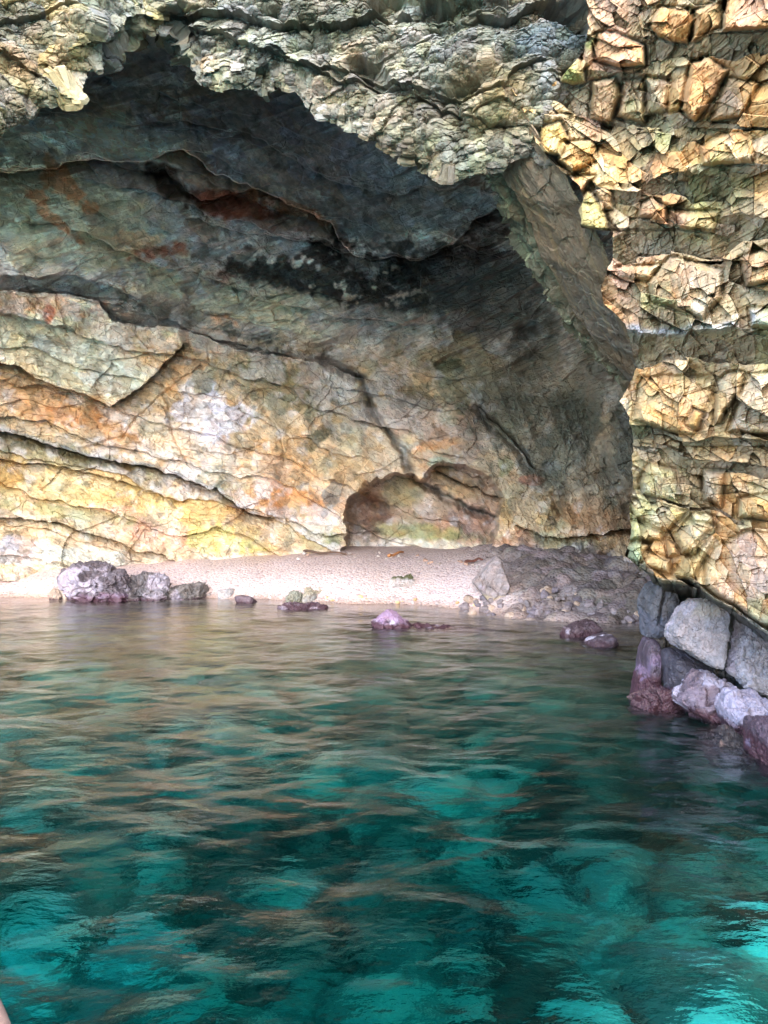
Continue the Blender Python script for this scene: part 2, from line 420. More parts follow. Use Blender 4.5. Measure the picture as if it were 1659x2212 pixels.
def build_wall():
    nr, nc = 1050, 1150
    px = np.concatenate([np.linspace(-420, -30, 90, endpoint=False), np.linspace(-30, 1420, 980, endpoint=False), np.linspace(1420, 1900, 80)])
    py = np.concatenate([np.linspace(-300, 60, 80, endpoint=False), np.linspace(60, 1280, 930, endpoint=False), np.linspace(1280, 1400, 40)])
    PX, PY = np.meshgrid(px, py)
    xs = [-800, -300, 0, 300, 600, 900, 1150, 1350, 1600, 1900]
    ys = [-300, 100, 300, 450, 600, 800, 1000, 1200, 1400]
    D = table(xs, ys, [
        [10, 10, 10, 10, 10, 10, 10, 10, 10, 10],
        [11.5, 13.8, 15, 15.5, 16.0, 16.0, 15.4, 14.5, 13, 13],
        [11.5, 14.0, 15.2, 16, 16.7, 17.1, 16.7, 15.2, 14, 14],
        [12, 14.2, 15.8, 16.9, 17.6, 18.3, 18.2, 16.6, 15, 15],
        [12, 14.5, 17, 18.0, 19.0, 19.8, 19.8, 17.8, 16, 16],
        [12, 15, 18, 19.3, 20.6, 21.5, 20.5, 17.8, 16, 16],
        [12, 15.5, 19, 20.0, 21, 21.3, 19.8, 17, 15.5, 15.5],
        [12, 16.2, 19.8, 20.6, 22, 21.6, 19.3, 16.8, 15.0, 15],
        [12, 16.5, 20.0, 21, 22.3, 22, 19.3, 16.8, 15.0, 15]], PX, PY)
    px, py, D = PX.ravel().astype(np.float32), PY.ravel().astype(np.float32), D.ravel()
    p = P3(px, py, D).astype(np.float32)
    n0 = fbm(p, 4, 0.35, 1); n1 = fbm(p, 4, 1.1, 2); n2 = fbm(p, 3, 3.0, 3); nw = fbm(p, 3, 1.6, 6)
    wx = px + 14 * n1 + 7 * n2; wy = py + 12 * fbm(p, 4, 1.3, 9) + 6 * fbm(p, 3, 4, 19)
    h = 0.35 * n0
    lowm = ss(560, 660, py - 0.19 * px)                       # 1 on the lower, fractured wall
    mid = np.clip(1 - lowm, 0, 1)
    h += lip(wx, wy, LIP_A, 1.7, 90, 1.5, 45)
    h += lip(wx, wy, [(360, 372), (400, 415), (430, 430), (545, 405)], 0.5, 20, 0.6, 25, 15)
    h += lip(wx, wy, [(-100, 250), (120, 240), (260, 270), (400, 262), (560, 300), (700, 380), (860, 420), (1000, 400)], 0.7, 60, 0.6, 40)
    h += lip(wx, wy, [(180, 500), (300, 560), (420, 590), (560, 640), (760, 690), (900, 700)], 0.4, 60, 0.45, 40)
    h += lip(wx, wy, [(20, 600), (110, 590), (200, 600), (300, 650), (340, 690)], 0.5, 50, 0.3, 40)
    h += lip(wx, wy, [(430, 470), (560, 510), (700, 520), (740, 545)], 0.3, 40, 0.4, 30)
    d = wy - lineY(LINE_B, wx); h += np.where(d > 0, 0.65 * np.exp(-np.maximum(d, 0) / 160), -0.6 * np.exp(np.minimum(d, 0) / 35)) * fadex(LINE_B, px)
    h += lip(wx, wy, LINE_C, 0.4, 110, 0.5, 30, 20)
    h += lip(wx, wy, LINE_D, 0.4, 130, 0.75, 16)
    h += lip(wx, wy, LINE_E, 0.15, 40, 0.25, 16)
    h += lip(wx, wy, LINE_G, 0.2, 40, 0.35, 16)
    h += lip(wx, wy, [(900, 1000), (940, 975), (1000, 960), (1060, 1000)], 0.0, 20, 0.0, 20)
    h += lip(wx, wy, [(640, 1130), (700, 1160), (800, 1150)], 0.15, 40, 0.2, 20)
    h += crackl(wx, wy, [(170, 967), (255, 942), (310, 897), (350, 852), (435, 797)], 0.09, 3.5)
    h += crackl(wx, wy, [(700, 780), (780, 822), (800, 870), (830, 920), (870, 975), (885, 1010)], 0.4, 8)
    h += crackl(wx, wy, [(350, 852), (380, 960), (400, 1000)], 0.1, 3) + crackl(wx, wy, [(250, 960), (330, 985), (460, 1000), (560, 1010)], 0.08, 3)
    for q in ([(30, 720), (120, 745), (180, 770), (260, 800)], [(60, 650), (110, 700), (150, 760)], [(180, 740), (300, 745), (380, 760)], [(330, 940), (460, 905), (560, 930)], [(560, 870), (600, 930), (620, 1010)]):
        h += crackl(wx, wy, q, 0.05, 3)
    # right part of the wall: leaning slabs
    h += lip(wx, wy, [(880, 905), (960, 870), (1030, 880), (1060, 900), (1130, 985), (1160, 1015)], -0.25, 40, -0.35, 70, 25)
    h += crackl(wx, wy, [(1035, 890), (1090, 945), (1150, 1015)], 0.55, 11)
    h += crackl(wx, wy, [(1190, 1070), (1215, 1110)], 0.3, 8)
    h += lip(wx, wy, [(1130, 1140), (1180, 1165), (1280, 1152), (1400, 1140)], 0.3, 60, 0.55, 18)
    h += lip(wx, wy, [(900, 985), (950, 1000), (990, 1020), (1060, 1045)], 0.3, 25, 0.1, 10, 15)
    # stacked broken blocks beside the big cliff
    q = inpoly(wx, wy, [(1270, 800), (1290, 960), (1320, 1030), (1370, 1090), (1500, 1100), (1500, 780)])
    h += 0.9 * ss(-12, 25, q)
    h -= 0.8 * ss(-20, 40, inpoly(wx, wy, [(1260, 1180), (1330, 1175), (1340, 1240), (1290, 1260)]))
    # niche above the beach
    sd_ = inpoly(wx, wy, NICHE)
    sd_ = sd_ + 7 * n2 + 5 * fbm(p, 3, 5, 91); nm = ss(-2, 9, sd_)
    diag = wy - lineY([(740, 930), (870, 1008), (950, 1060), (1000, 1088), (1075, 1120)], wx)
    nd = 1.8 + np.where(diag < 0, -0.35, 0.0) * ss(860, 900, px) - 0.7 * ss(870, 960, px) * ss(0, 120, diag) + 0.7 * ss(-5, 25, inpoly(wx, wy, [(748, 1120), (765, 1070), (800, 1055), (835, 1080), (850, 1110), (825, 1130), (770, 1160)]))
    nd += 0.45 * np.exp(-((diag - 6) / 9.0) ** 2) * ss(850, 880, px)
    h -= nm * nd
    h += nm * lip(wx, wy, [(940, 1020), (1000, 1045), (1080, 1075)], 0.3, 12, 0.5, 10, 12)
    # pits in the ceiling band
    for cx, cy, rx, ry, dp, an in ((330, 365, 45, 14, 0.6, 0), (365, 400, 45, 22, 0.8, 30), (640, 590, 120, 26, 0.3, 20), (735, 505, 22, 12, 0.5, 30), (1060, 470, 60, 90, 0.8, 20), (1180, 720, 60, 70, 0.6, 30), (560, 455, 120, 22, 0.3, 12)):
        h -= dp * blob(px, py, n1, cx, cy, rx, ry, an, 0.5, 0.6)
    # ceiling: long undulating beds
    dirp = p @ rot(0, 20, 15).T
    beds = fbm(dirp * [0.35, 0.5, 1.6], 4, 1.0, 13)
    h += mid * 0.5 * fbm(dirp * [0.16, 0.2, 0.45], 3, 1.0, 18) + mid * (0.65 * beds + 0.22 * fbm(dirp * [0.6, 0.8, 3], 4, 1.5, 14, ridge=True))
    fm, km = fracture(p, (1.1, 1.1, 0.4), rot(0, 22, 0), 3, 0.5, 0.5, 0.06, 0.25)
    h += mid * 0.10 * fm
    # lower wall: beds dipping to the right, cut by joints
    R = rot(0, 18, 10)
    f1, k1 = fracture(p, (1.3, 1.3, 0.7), R, 1, 0.8, 0.3, 0.02, 0.1)
    f2, k2 = fracture(p, (0.45, 0.4, 0.26), rot(0, -32, 0), 2, 0.9, 0.25, 0.03, 0.15)
    f3, k3 = fracture(p, (0.16, 0.13, 0.09), rot(0, -28, 20), 5, 0.9, 0.3, 0.06, 0.15)
    low2 = lowm * ss(0, 1, 1)
    h += lowm * (0.07 * f1 + 0.035 * f2 * (0.2 + ss(-.3, .3, n0)) + 0.022 * f3) + mid * 0.012 * f3
    rgt = ss(1000, 1200, px)
    h += rgt * lowm * (0.07 * f2 + 0.02 * f3)
    sl = np.where(px < 1000, 0.30, 0.30 + (px - 1000) * 0.0016)
    vb = (wy - sl * px + 60 * n0) / 74.0; lay = np.floor(vb).astype(int); fr_ = vb - lay
    saw = fr_ ** 1.5 * (0.35 + 0.9 * RID[0][lay & 255]); h += lowm * 0.34 * saw
    vb2 = (wy - sl * px + 40 * n0) / 19.0; lay2 = np.floor(vb2).astype(int); h += lowm * 0.06 * (vb2 - lay2) ** 1.5 * RID[1][lay2 & 511] * ss(-.3, .2, n0)
    vm_ = (wy - 0.22 * px + 90 * n0) / 60.0; laym = np.floor(vm_).astype(int); h += mid * 0.42 * (vm_ - laym) ** 1.3 * RID[2][laym & 255]
    h += 0.05 * fbm(p, 5, 2.2, 15, 0.6)
    co = P3(px, py, D - h).astype(np.float32)
    # ---------------- colour (minerals, stains, lichen, plus some shade put into it)
    nb = 0.75 * n1 + 0.5 * n2 + 0.35 * fbm(p, 4, 5.0, 16)
    c = np.tile(lin((150, 146, 130)), (len(px), 1))
    v2 = (RID[1][k2] - .5); v3 = (RID[2][k3] - .5)
    # lower wall base
    mixc(c, (196, 170, 132), lowm)
    B = lambda cc, cx, cy, rx, ry, an=0, s=1.0, soft=0.2, rough=0.8, no=None: mixc(c, cc, s * blob(px, py, nb if no is None else no, cx, cy, rx, ry, an, soft, rough))
    # ceiling greys
    mixc(c, (138, 144, 140), mid * 0.9)
    B((190, 190, 172), 250, 300, 240, 60, 5, .8); B((182, 184, 176), 560, 370, 160, 40, 20, .6); B((142, 146, 150), 600, 320, 260, 90, 15, .8); B((150, 152, 150), 850, 420, 260, 60, 20, .6)
    B((180, 178, 170), 900, 520, 130, 25, -8, .9, rough=1.2); B((176, 174, 165), 660, 400, 160, 16, 18, .6)
    B((178, 172, 150), 450, 395, 80, 18, 12, .9)
    # mottled bed under the ceiling lip
    B((150, 156, 132), 150, 470, 260, 120, 20, .9); B((172, 128, 74), 150, 400, 90, 22, 50, .8, rough=1.4); B((176, 120, 60), 130, 480, 60, 18, 40, .7, rough=1.5)
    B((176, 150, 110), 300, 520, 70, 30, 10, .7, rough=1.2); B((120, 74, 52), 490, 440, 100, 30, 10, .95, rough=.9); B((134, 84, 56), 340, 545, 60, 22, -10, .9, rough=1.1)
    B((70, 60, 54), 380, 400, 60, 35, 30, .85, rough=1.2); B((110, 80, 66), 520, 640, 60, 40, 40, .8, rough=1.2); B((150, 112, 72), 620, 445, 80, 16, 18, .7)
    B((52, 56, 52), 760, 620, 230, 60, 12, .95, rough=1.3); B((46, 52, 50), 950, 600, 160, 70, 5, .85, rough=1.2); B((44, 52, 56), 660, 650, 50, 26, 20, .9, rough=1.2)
    spots = ss(0.25, 0.5, fbm(p, 4, 3.2, 77)) * blob(px, py, nb, 700, 590, 220, 50, 15); mixc(c, (190, 188, 170), spots * .9)
    B((150, 160, 140), 600, 680, 180, 50, 12, .8); B((140, 146, 138), 850, 710, 220, 40, 6, .8); B((96, 104, 100), 420, 690, 260, 22, 14, .9)
    B((60, 66, 64), 1080, 640, 130, 150, 20, .9, rough=1.0); B((124, 132, 120), 1000, 790, 120, 40, 10, .6)
    # bright bedding plate on the left, orange margins
    pl = ss(-8, 8, inpoly(wx, wy, [(-300, 600), (0, 640), (140, 640), (230, 655), (260, 700), (430, 722), (390, 745), (300, 835), (240, 870), (170, 848), (90, 824), (0, 780), (-300, 700)]))
    mixc(c, (206, 198, 162), pl)
    B((196, 140, 90), 90, 660, 130, 22, 8, .7, rough=1.6); B((176, 90, 46), 105, 680, 14, 26, 0, .9, rough=1.2); B((204, 156, 92), 340, 760, 90, 50, 30, .6, rough=1.4)
    B((188, 192, 176), 200, 790, 120, 50, 15, .6)
    B((200, 154, 96), 60, 870, 170, 55, 16, .9, rough=.9); B((190, 134, 70), 260, 930, 190, 35, 12, .85, rough=1.1); B((200, 150, 84), 430, 810, 60, 110, 45, .7, rough=1.2)
    B((216, 200, 184), 430, 980, 200, 60, 18, .9, rough=.9); B((222, 218, 226), 460, 890, 90, 70, 0, .9, rough=1.2); B((206, 172, 120), 380, 960, 90, 30, 20, .5, rough=1.4)
    B((208, 166, 112), 600, 1010, 120, 80, 10, .8, rough=1.0); B((200, 140, 74), 610, 1080, 130, 34, 5, .8, rough=1.0); B((206, 176, 132), 760, 960, 90, 90, 0, .7)
    B((128, 124, 88), 620, 830, 170, 70, 12, .85, rough=1.5); B((104, 96, 66), 720, 900, 70, 50, 40, .6, rough=1.8); B((80, 84, 62), 690, 940, 24, 24, 40, .8, rough=1.6)
    B((170, 166, 158), 760, 880, 60, 60, 30, .5, rough=1.5); B((74, 78, 70), 720, 1060, 12, 40, 20, .8, rough=1.4)
    B((160, 148, 104), 130, 985, 260, 34, 12, .9); B((206, 178, 108), 180, 1060, 230, 48, 10, .95, rough=.8); B((180, 140, 62), 30, 1030, 80, 20, 8, .8, rough=1.2)
    B((210, 180, 104), 420, 1100, 60, 34, 5, .8, rough=1.3); B((212, 166, 134), 300, 1140, 120, 30, 15, .9, rough=1.2); B((152, 150, 96), 130, 1105, 160, 16, 8, .8)
    B((206, 198, 110), 500, 1170, 80, 32, 8, .95, rough=1.2); B((200, 196, 176), 90, 1200, 300, 22, 3, .8); B((176, 164, 160), 40, 1185, 60, 30, 0, .9); B((198, 176, 140), 590, 1150, 80, 30, 0, .6)
    B((130, 136, 84), 700, 1165, 40, 26, 0, .9); B((222, 206, 176), 560, 1210, 240, 16, -3, .8)
    # right half
    B((168, 140, 122), 960, 930, 110, 70, 20, .9); B((196, 168, 140), 940, 985, 60, 30, 20, .7, rough=1.2); B((190, 196, 166), 950, 1000, 30, 14, 10, .9); B((210, 150, 84), 940, 965, 50, 14, -15, .7, rough=1.4)
    B((118, 112, 80), 1000, 800, 150, 60, 20, .85, rough=1.3); B((58, 68, 44), 960, 790, 44, 16, -5, .95, rough=1.5); B((78, 84, 66), 900, 850, 80, 26, 10, .6, rough=1.8)
    B((112, 110, 96), 1180, 900, 130, 140, 20, .9); B((122, 110, 90), 1230, 1010, 120, 60, 20, .7); B((140, 136, 76), 1090, 1010, 26, 30, 0, .9, rough=1.2)
    B((176, 96, 62), 1145, 1038, 30, 10, 0, .95, rough=1.0); B((178, 146, 92), 1150, 1110, 120, 44, 10, .95); B((150, 112, 72), 1290, 1110, 90, 60, 5, .8, rough=1.2)
    B((150, 152, 120), 1190, 1170, 120, 20, 5, .7); B((190, 142, 108), 1110, 1180, 50, 40, 0, .9); B((136, 124, 118), 1240, 1240, 160, 60, 0, .9)
    B((120, 104, 80), 1330, 1000, 60, 100, 10, .8)
    B((186, 178, 168), 1130, 1240, 80, 40, 0, .5)
    # niche interior
    ni = ss(-2, 8, sd_)
    mixc(c, (186, 158, 134), ni); 
    mixc(c, (136, 98, 74), ni * blob(px, py, nb, 790, 1105, 60, 55, 0)); mixc(c, (150, 140, 106), ni * blob(px, py, nb, 870, 1060, 50, 40, 0))
    mixc(c, (190, 158, 116), ni * blob(px, py, nb, 980, 1045, 60, 26, 25)); mixc(c, (176, 140, 118), ni * blob(px, py, nb, 1010, 1140, 60, 50, 0))
    mixc(c, (150, 146, 92), ni * blob(px, py, nb, 900, 1150, 90, 18, 5, .4, 1.2)); mixc(c, (212, 202, 178), ni * blob(px, py, nb, 900, 1195, 200, 26, 3, .3, .8))
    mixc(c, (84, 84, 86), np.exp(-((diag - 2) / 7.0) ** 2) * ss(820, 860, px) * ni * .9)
    # grey along the main beds: shade in the clefts put into the colour
    for ln, wd in ((LINE_B, 10), (LINE_D, 5)):
        mixc(c, (128, 130, 128), np.exp(-((wy - lineY(ln, wx) + wd * .6) / wd) ** 2) * fadex(ln, px) * .85)
    mixc(c, (88, 92, 88), np.exp(-(segdist(wx, wy, [(700, 780), (780, 822), (800, 870), (830, 920), (870, 975), (885, 1010)]) / 8) ** 2) * .8)
    mixc(c, (88, 90, 86), np.exp(-(segdist(wx, wy, [(1035, 890), (1090, 945), (1150, 1015)]) / 9) ** 2) * .8)
    # small-scale variation
    st = ss(0.15, 0.5, fbm(p, 4, 2.4, 52)); mixc(c, (188, 130, 72), st * lowm * .25)
    st = ss(0.2, 0.5, fbm(p, 4, 3.0, 53)); mixc(c, (222, 218, 216), st * lowm * .4)
    st = ss(-0.05, 0.4, fbm(p, 4, 1.5, 57)); mixc(c, (206, 196, 176), st * lowm * .25)
    st = ss(0.25, 0.5, fbm(p, 5, 4.0, 54)); mixc(c, (84, 80, 60), st * .5)
    st = ss(0.2, 0.5, fbm(p, 4, 1.2, 55)); mixc(c, (150, 160, 128), st * .35 * lowm)
    c *= (1 + 0.5 * v2 * lowm + 0.4 * v3)[:, None]
    c[:, 0] *= 1 + 0.12 * (RID[4][k2] - .5); c[:, 2] *= 1 - 0.25 * (RID[4][k2] - .5)
    lt = RID[3][lay & 255]; lf_ = lowm * ss(1000, 800, px) * ss(-.3, .2, n1 + n2); mixc(c, (222, 214, 212), ss(.55, .8, lt) * lf_ * .5); mixc(c, (206, 158, 92), ss(.3, .1, lt) * lf_ * .35)
    mixc(c, (120, 118, 104), ss(880, 1150, px + 60 * n1) * ss(1130, 1040, wy) * .45)  # grey wash over the right interior, shade put into the colour
    mixc(c, (84, 90, 76), ss(1000, 1250, px + 60 * n1) * ss(1160, 1020, wy) * ss(-.4, .2, n1 + .6 * n2) * .55)  # greenish darker wash there, more shade painted in
    g = c.mean(1, keepdims=True); c = (g + (c - g) * (0.84 - .1 * mid[:, None])) * (np.array([0.98, 1.0, 1.08]) + mid[:, None] * np.array([.15, -.02, -.09])).astype(np.float32) * (0.95 + 1.1 * mid[:, None])
    lab = np.zeros(len(px), int)                                # 0 lower wall
    lab[(wy < lineY(LINE_B, wx)) | ((px > 780) & (wy < 822 - 0.1 * (px - 780)))] = 1
    lab[(wy < lineY(LIP_A, wx))] = 2
    lab[(sd_ > 0)] = 3
    lab[(wy > lineY(LINE_D, wx)) & (px < 640) & (lab == 0)] = 4
    root = empty('cave_wall', (0, 20, 0)); tagp(root, 'ochre and cream back wall of the sea cave with grey ceiling, behind the beach', 'cave wall')
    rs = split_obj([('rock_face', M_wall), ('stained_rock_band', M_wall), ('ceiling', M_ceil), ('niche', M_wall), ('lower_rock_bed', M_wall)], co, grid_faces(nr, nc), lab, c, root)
    for o in rs: o.location = (0, -20, 0)
    for o, lb in zip(rs, ('cream and orange fractured rock face', 'black and rust stained band under the ceiling', 'smooth grey overhanging ceiling', 'arched brown niche at the top of the beach', 'yellow rock bed below the dark seam')):
        o['label'] = lb
build_wall()
print('wall', time.time() - T0)

# ------------------------------------------------------------------ conglomerate arch over the cave mouth
OV_LIP = [(-900, 620), (-300, 400), (-60, 330), (0, 290), (40, 268), (95, 222), (150, 195), (200, 160), (230, 118), (250, 95), (290, 92), (312, 68), (375, 80), (392, 92), (410, 125), (432, 172), (452, 188), (500, 180), (575, 198), (648, 190), (662, 235), (750, 272), (800, 282), (832, 325), (880, 352), (920, 382), (980, 388), (1030, 372), (1060, 372), (1100, 340), (1150, 330), (1300, 420), (1700, 500)]
def build_overhang():
    nc, nf, ncurl = 1000, 520, 110
    px1 = np.concatenate([np.linspace(-360, -30, 70, endpoint=False), np.linspace(-30, 1440, 900, endpoint=False), np.linspace(1440, 1750, 30)])
    lip_y = lineY(OV_LIP, px1)
    k = np.exp(-np.linspace(-2, 2, 9) ** 2); k /= k.sum(); lip_y = np.convolve(np.pad(lip_y, 4, mode='edge'), k, 'valid')
    wn = fbm(np.stack([px1 / 60, 0 * px1, 0 * px1], 1), 4, 1.0, 3) * 12; lip_y = lip_y + wn + 9 * np.abs(fbm(np.stack([px1 / 22, 0 * px1 + 9, 0 * px1], 1), 3, 1.0, 5)) * 2 - 8
    # rows: curl (inside) -> lip -> face -> far above
    t = np.linspace(1, 0, ncurl, endpoint=False) ** 1.6
    s = np.linspace(0, 1, nf)
    PYc = lip_y[None] - 200 * t[:, None]
    top = -60
    PYf = lip_y[None] + (np.minimum(top, lip_y - 60)[None] - lip_y[None]) * s[:, None]
    up = np.linspace(0, 1, 60)[1:]
    PYu = PYf[-1][None] + (-1500 - PYf[-1][None]) * (up[:, None] ** 1.5)
    PX = np.repeat(px1[None], ncurl + nf + 59, 0); PY = np.concatenate([PYc, PYf, PYu])
    Dl = np.interp(px1, [-900, -300, 0, 200, 300, 450, 650, 900, 1050, 1250, 1500, 1750], [5.5, 7, 8.4, 8.8, 9.4, 9.6, 9.6, 9.3, 9.0, 9.2, 9.3, 9])
    curl = np.concatenate([6.5 * t ** 1.3, np.zeros(nf + 59)])[:, None]
    hgt = (lip_y[None] - PY)
    D = Dl[None] + curl - 0.35 * (1 - np.exp(-np.maximum(hgt, 0) / 70)) * (curl == 0) + 0.0008 * np.maximum(hgt, 0) * (curl == 0)
    nr = PX.shape[0]
    px, py, D = PX.ravel().astype(np.float32), PY.ravel().astype(np.float32), D.ravel().astype(np.float32)
    p = P3(px, py, D).astype(np.float32)
    N = gnormal(p, nr, nc); vd = np.array([0, 0, CH], np.float32) - p; vd /= np.linalg.norm(vd, axis=1, keepdims=True); N = N + 0.7 * vd; N /= np.linalg.norm(N, axis=1, keepdims=True)
    n1 = fbm(p, 4, 0.9, 31); n2 = fbm(p, 3, 3.0, 32)
    wx = px + 16 * n1 + 5 * n2; wy = py + 14 * fbm(p, 4, 1.0, 33) + 5 * fbm(p, 3, 4.0, 34)
    face = ss(0, 1, 1 - np.clip(np.repeat(curl, nc, 1).ravel() / 1.0, 0, 1))
    h = np.zeros(len(px), np.float32)
    # tiers of the conglomerate: dark gaps run along these lines, rock above each stands proud
    for ln, a in (([(120, 130), (230, 60), (300, 20), (420, 60), (560, 110), (700, 150), (850, 190), (960, 240), (1060, 270)], 0.25),
                  ([(380, 20), (520, 40), (640, 70), (760, 60), (900, 40), (1060, 60), (1130, 30), (1250, 20)], 0.35),
                  ([(600, 110), (740, 180), (860, 200), (960, 215), (1050, 200), (1160, 140)], 0.25),
                  ([(0, 120), (60, 160), (110, 200)], 0.2), ([(-40, 60), (60, 40), (160, 10)], 0.2)):
        h += face * ss(-.35, .15, fbm(p, 3, 1.3, 39)) * lip(wx + 14 * fbm(p, 3, 3.5, 37), wy + 14 * fbm(p, 3, 3.5, 38), ln, a * .42, 36, 0.3 * a, 40)
    for cx, cy, rx, ry, dp, an in ((300, 120, 70, 34, 0.5, 15), (1222, 50, 30, 20, 0.55, 20), (790, 165, 34, 14, 0.5, 30), (400, 70, 40, 26, 0.5, 60), (860, 20, 60, 14, 0.4, 0), (1020, 20, 80, 18, 0.4, -10)):
        h -= .8 * dp * blob(px, py, n1 + n2, cx, cy, rx, ry, an, 0.7, 1.3) * face
    left = ss(560, 300, px)                         # big yellow cobbles at the left, flaky lumps further right
    R = rot(0, 20, 10)
    R = rot(0, 12, 5); lA, kA, eA = lumps(p, (0.75, 0.75, 0.5), 1, R, .15); lB, kB, eB = lumps(p, (0.34, 0.34, 0.24), 2, R, 0.15); lC, kC, eC = lumps(p, (0.15, 0.15, 0.12), 3, R, 0.15)
    lD, kD, eD = lumps(p, (0.07, 0.07, 0.06), 6)
    fB, kF = fracture(p, (0.5, 0.5, 0.16), rot(0, 25, 0), 7, 0.8, 0.5, 0.1, 0.5)
    sm = blob(px, py, n1, 300, 130, 100, 40, 15, 0.6, 0.4)
    lf = (0.8 + 0.5 * left) * (1 - 0.75 * sm)
    fz, kz = fracture(p, (0.2, 0.2, 0.12), rot(0, 15, 0), 9, 0.9, 0.25, 0.05, 0.25); fy, ky = fracture(p, (0.08, 0.08, 0.06), rot(0, 15, 30), 4, 0.9, 0.3, 0.08, 0.3)
    h += 0.03 * fz + 0.014 * fy + 0.04 * fbm(p, 4, 5.0, 35, .6)
    lf = lf * (0.45 + 0.75 * ss(-.35, .35, fbm(p, 3, 1.0, 36)))
    h += lf * (0.34 * lA + 0.21 * lB + 0.10 * lC + 0.035 * lD)
    h += 0.10 * n1 + 0.03 * n2
    amp = np.where(py < -80, np.clip(1 - (-80 - py) / 400, 0.3, 1), 1)
    co = (p + N * (h * amp)[:, None]).astype(np.float32)
    v = RID[1][kB] - .5; v2 = RID[2][kC] - .5; v3 = RID[4][kA] - .5
    c = np.tile(lin((168, 160, 136)), (len(px), 1))
    mixc(c, (150, 152, 140), ss(-0.1, 0.4, fbm(p, 3, 0.6, 41)) * .8)
    mixc(c, (214, 192, 118), left * 0.9 * ss(-0.5, 0.3, n1 + v))
    mixc(c, (196, 150, 96), ss(0.1, 0.5, fbm(p, 3, 1.4, 43) + 0.3 * v) * .5)
    mixc(c, (196, 196, 178), ss(0.1, 0.5, fbm(p, 3, 1.1, 44) + 0.3 * v2) * .6)
    mixc(c, (128, 128, 120), sm * .9)
    mixc(c, (120, 128, 122), ss(0.0, 0.35, fbm(p, 4, 0.8, 46)) * .55)
    mixc(c, (92, 104, 84), ss(0.1, 0.4, fbm(p, 4, 1.6, 47)) * .6)
    mixc(c, (160, 176, 176), blob(px, py, n1, 1150, 210, 40, 60, 10, .5, .8) * .8)
    mixc(c, (108, 124, 126), blob(px, py, n1, 1170, 100, 80, 40, 0, .5, .8) * .9)
    mixc(c, (196, 176, 118), blob(px, py, n1, 1080, 240, 90, 80, 0, .5, .8) * .7)
    c *= (1 + 0.45 * v + 0.5 * v2 + 0.25 * v3)[:, None]
    c[:, 2] *= 1 - 0.35 * (RID[0][kC] - .5); c[:, 0] *= 1 + 0.12 * (RID[3][kB] - .5)
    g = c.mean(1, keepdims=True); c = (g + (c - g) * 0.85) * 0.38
    lab = (np.repeat(curl, nc, 1).ravel() > 0.15).astype(int)
    root = empty('rock_arch', (0, 9, 6)); tagp(root, 'lumpy grey and yellow conglomerate arch hanging over the cave mouth', 'rock arch')
    for o in split_obj([('conglomerate_face', M_over), ('arch_underside', M_over)], co, grid_faces(nr, nc), lab, c, root): o.location = (0, -9, -6)
build_overhang()
print('overhang', time.time() - T0)

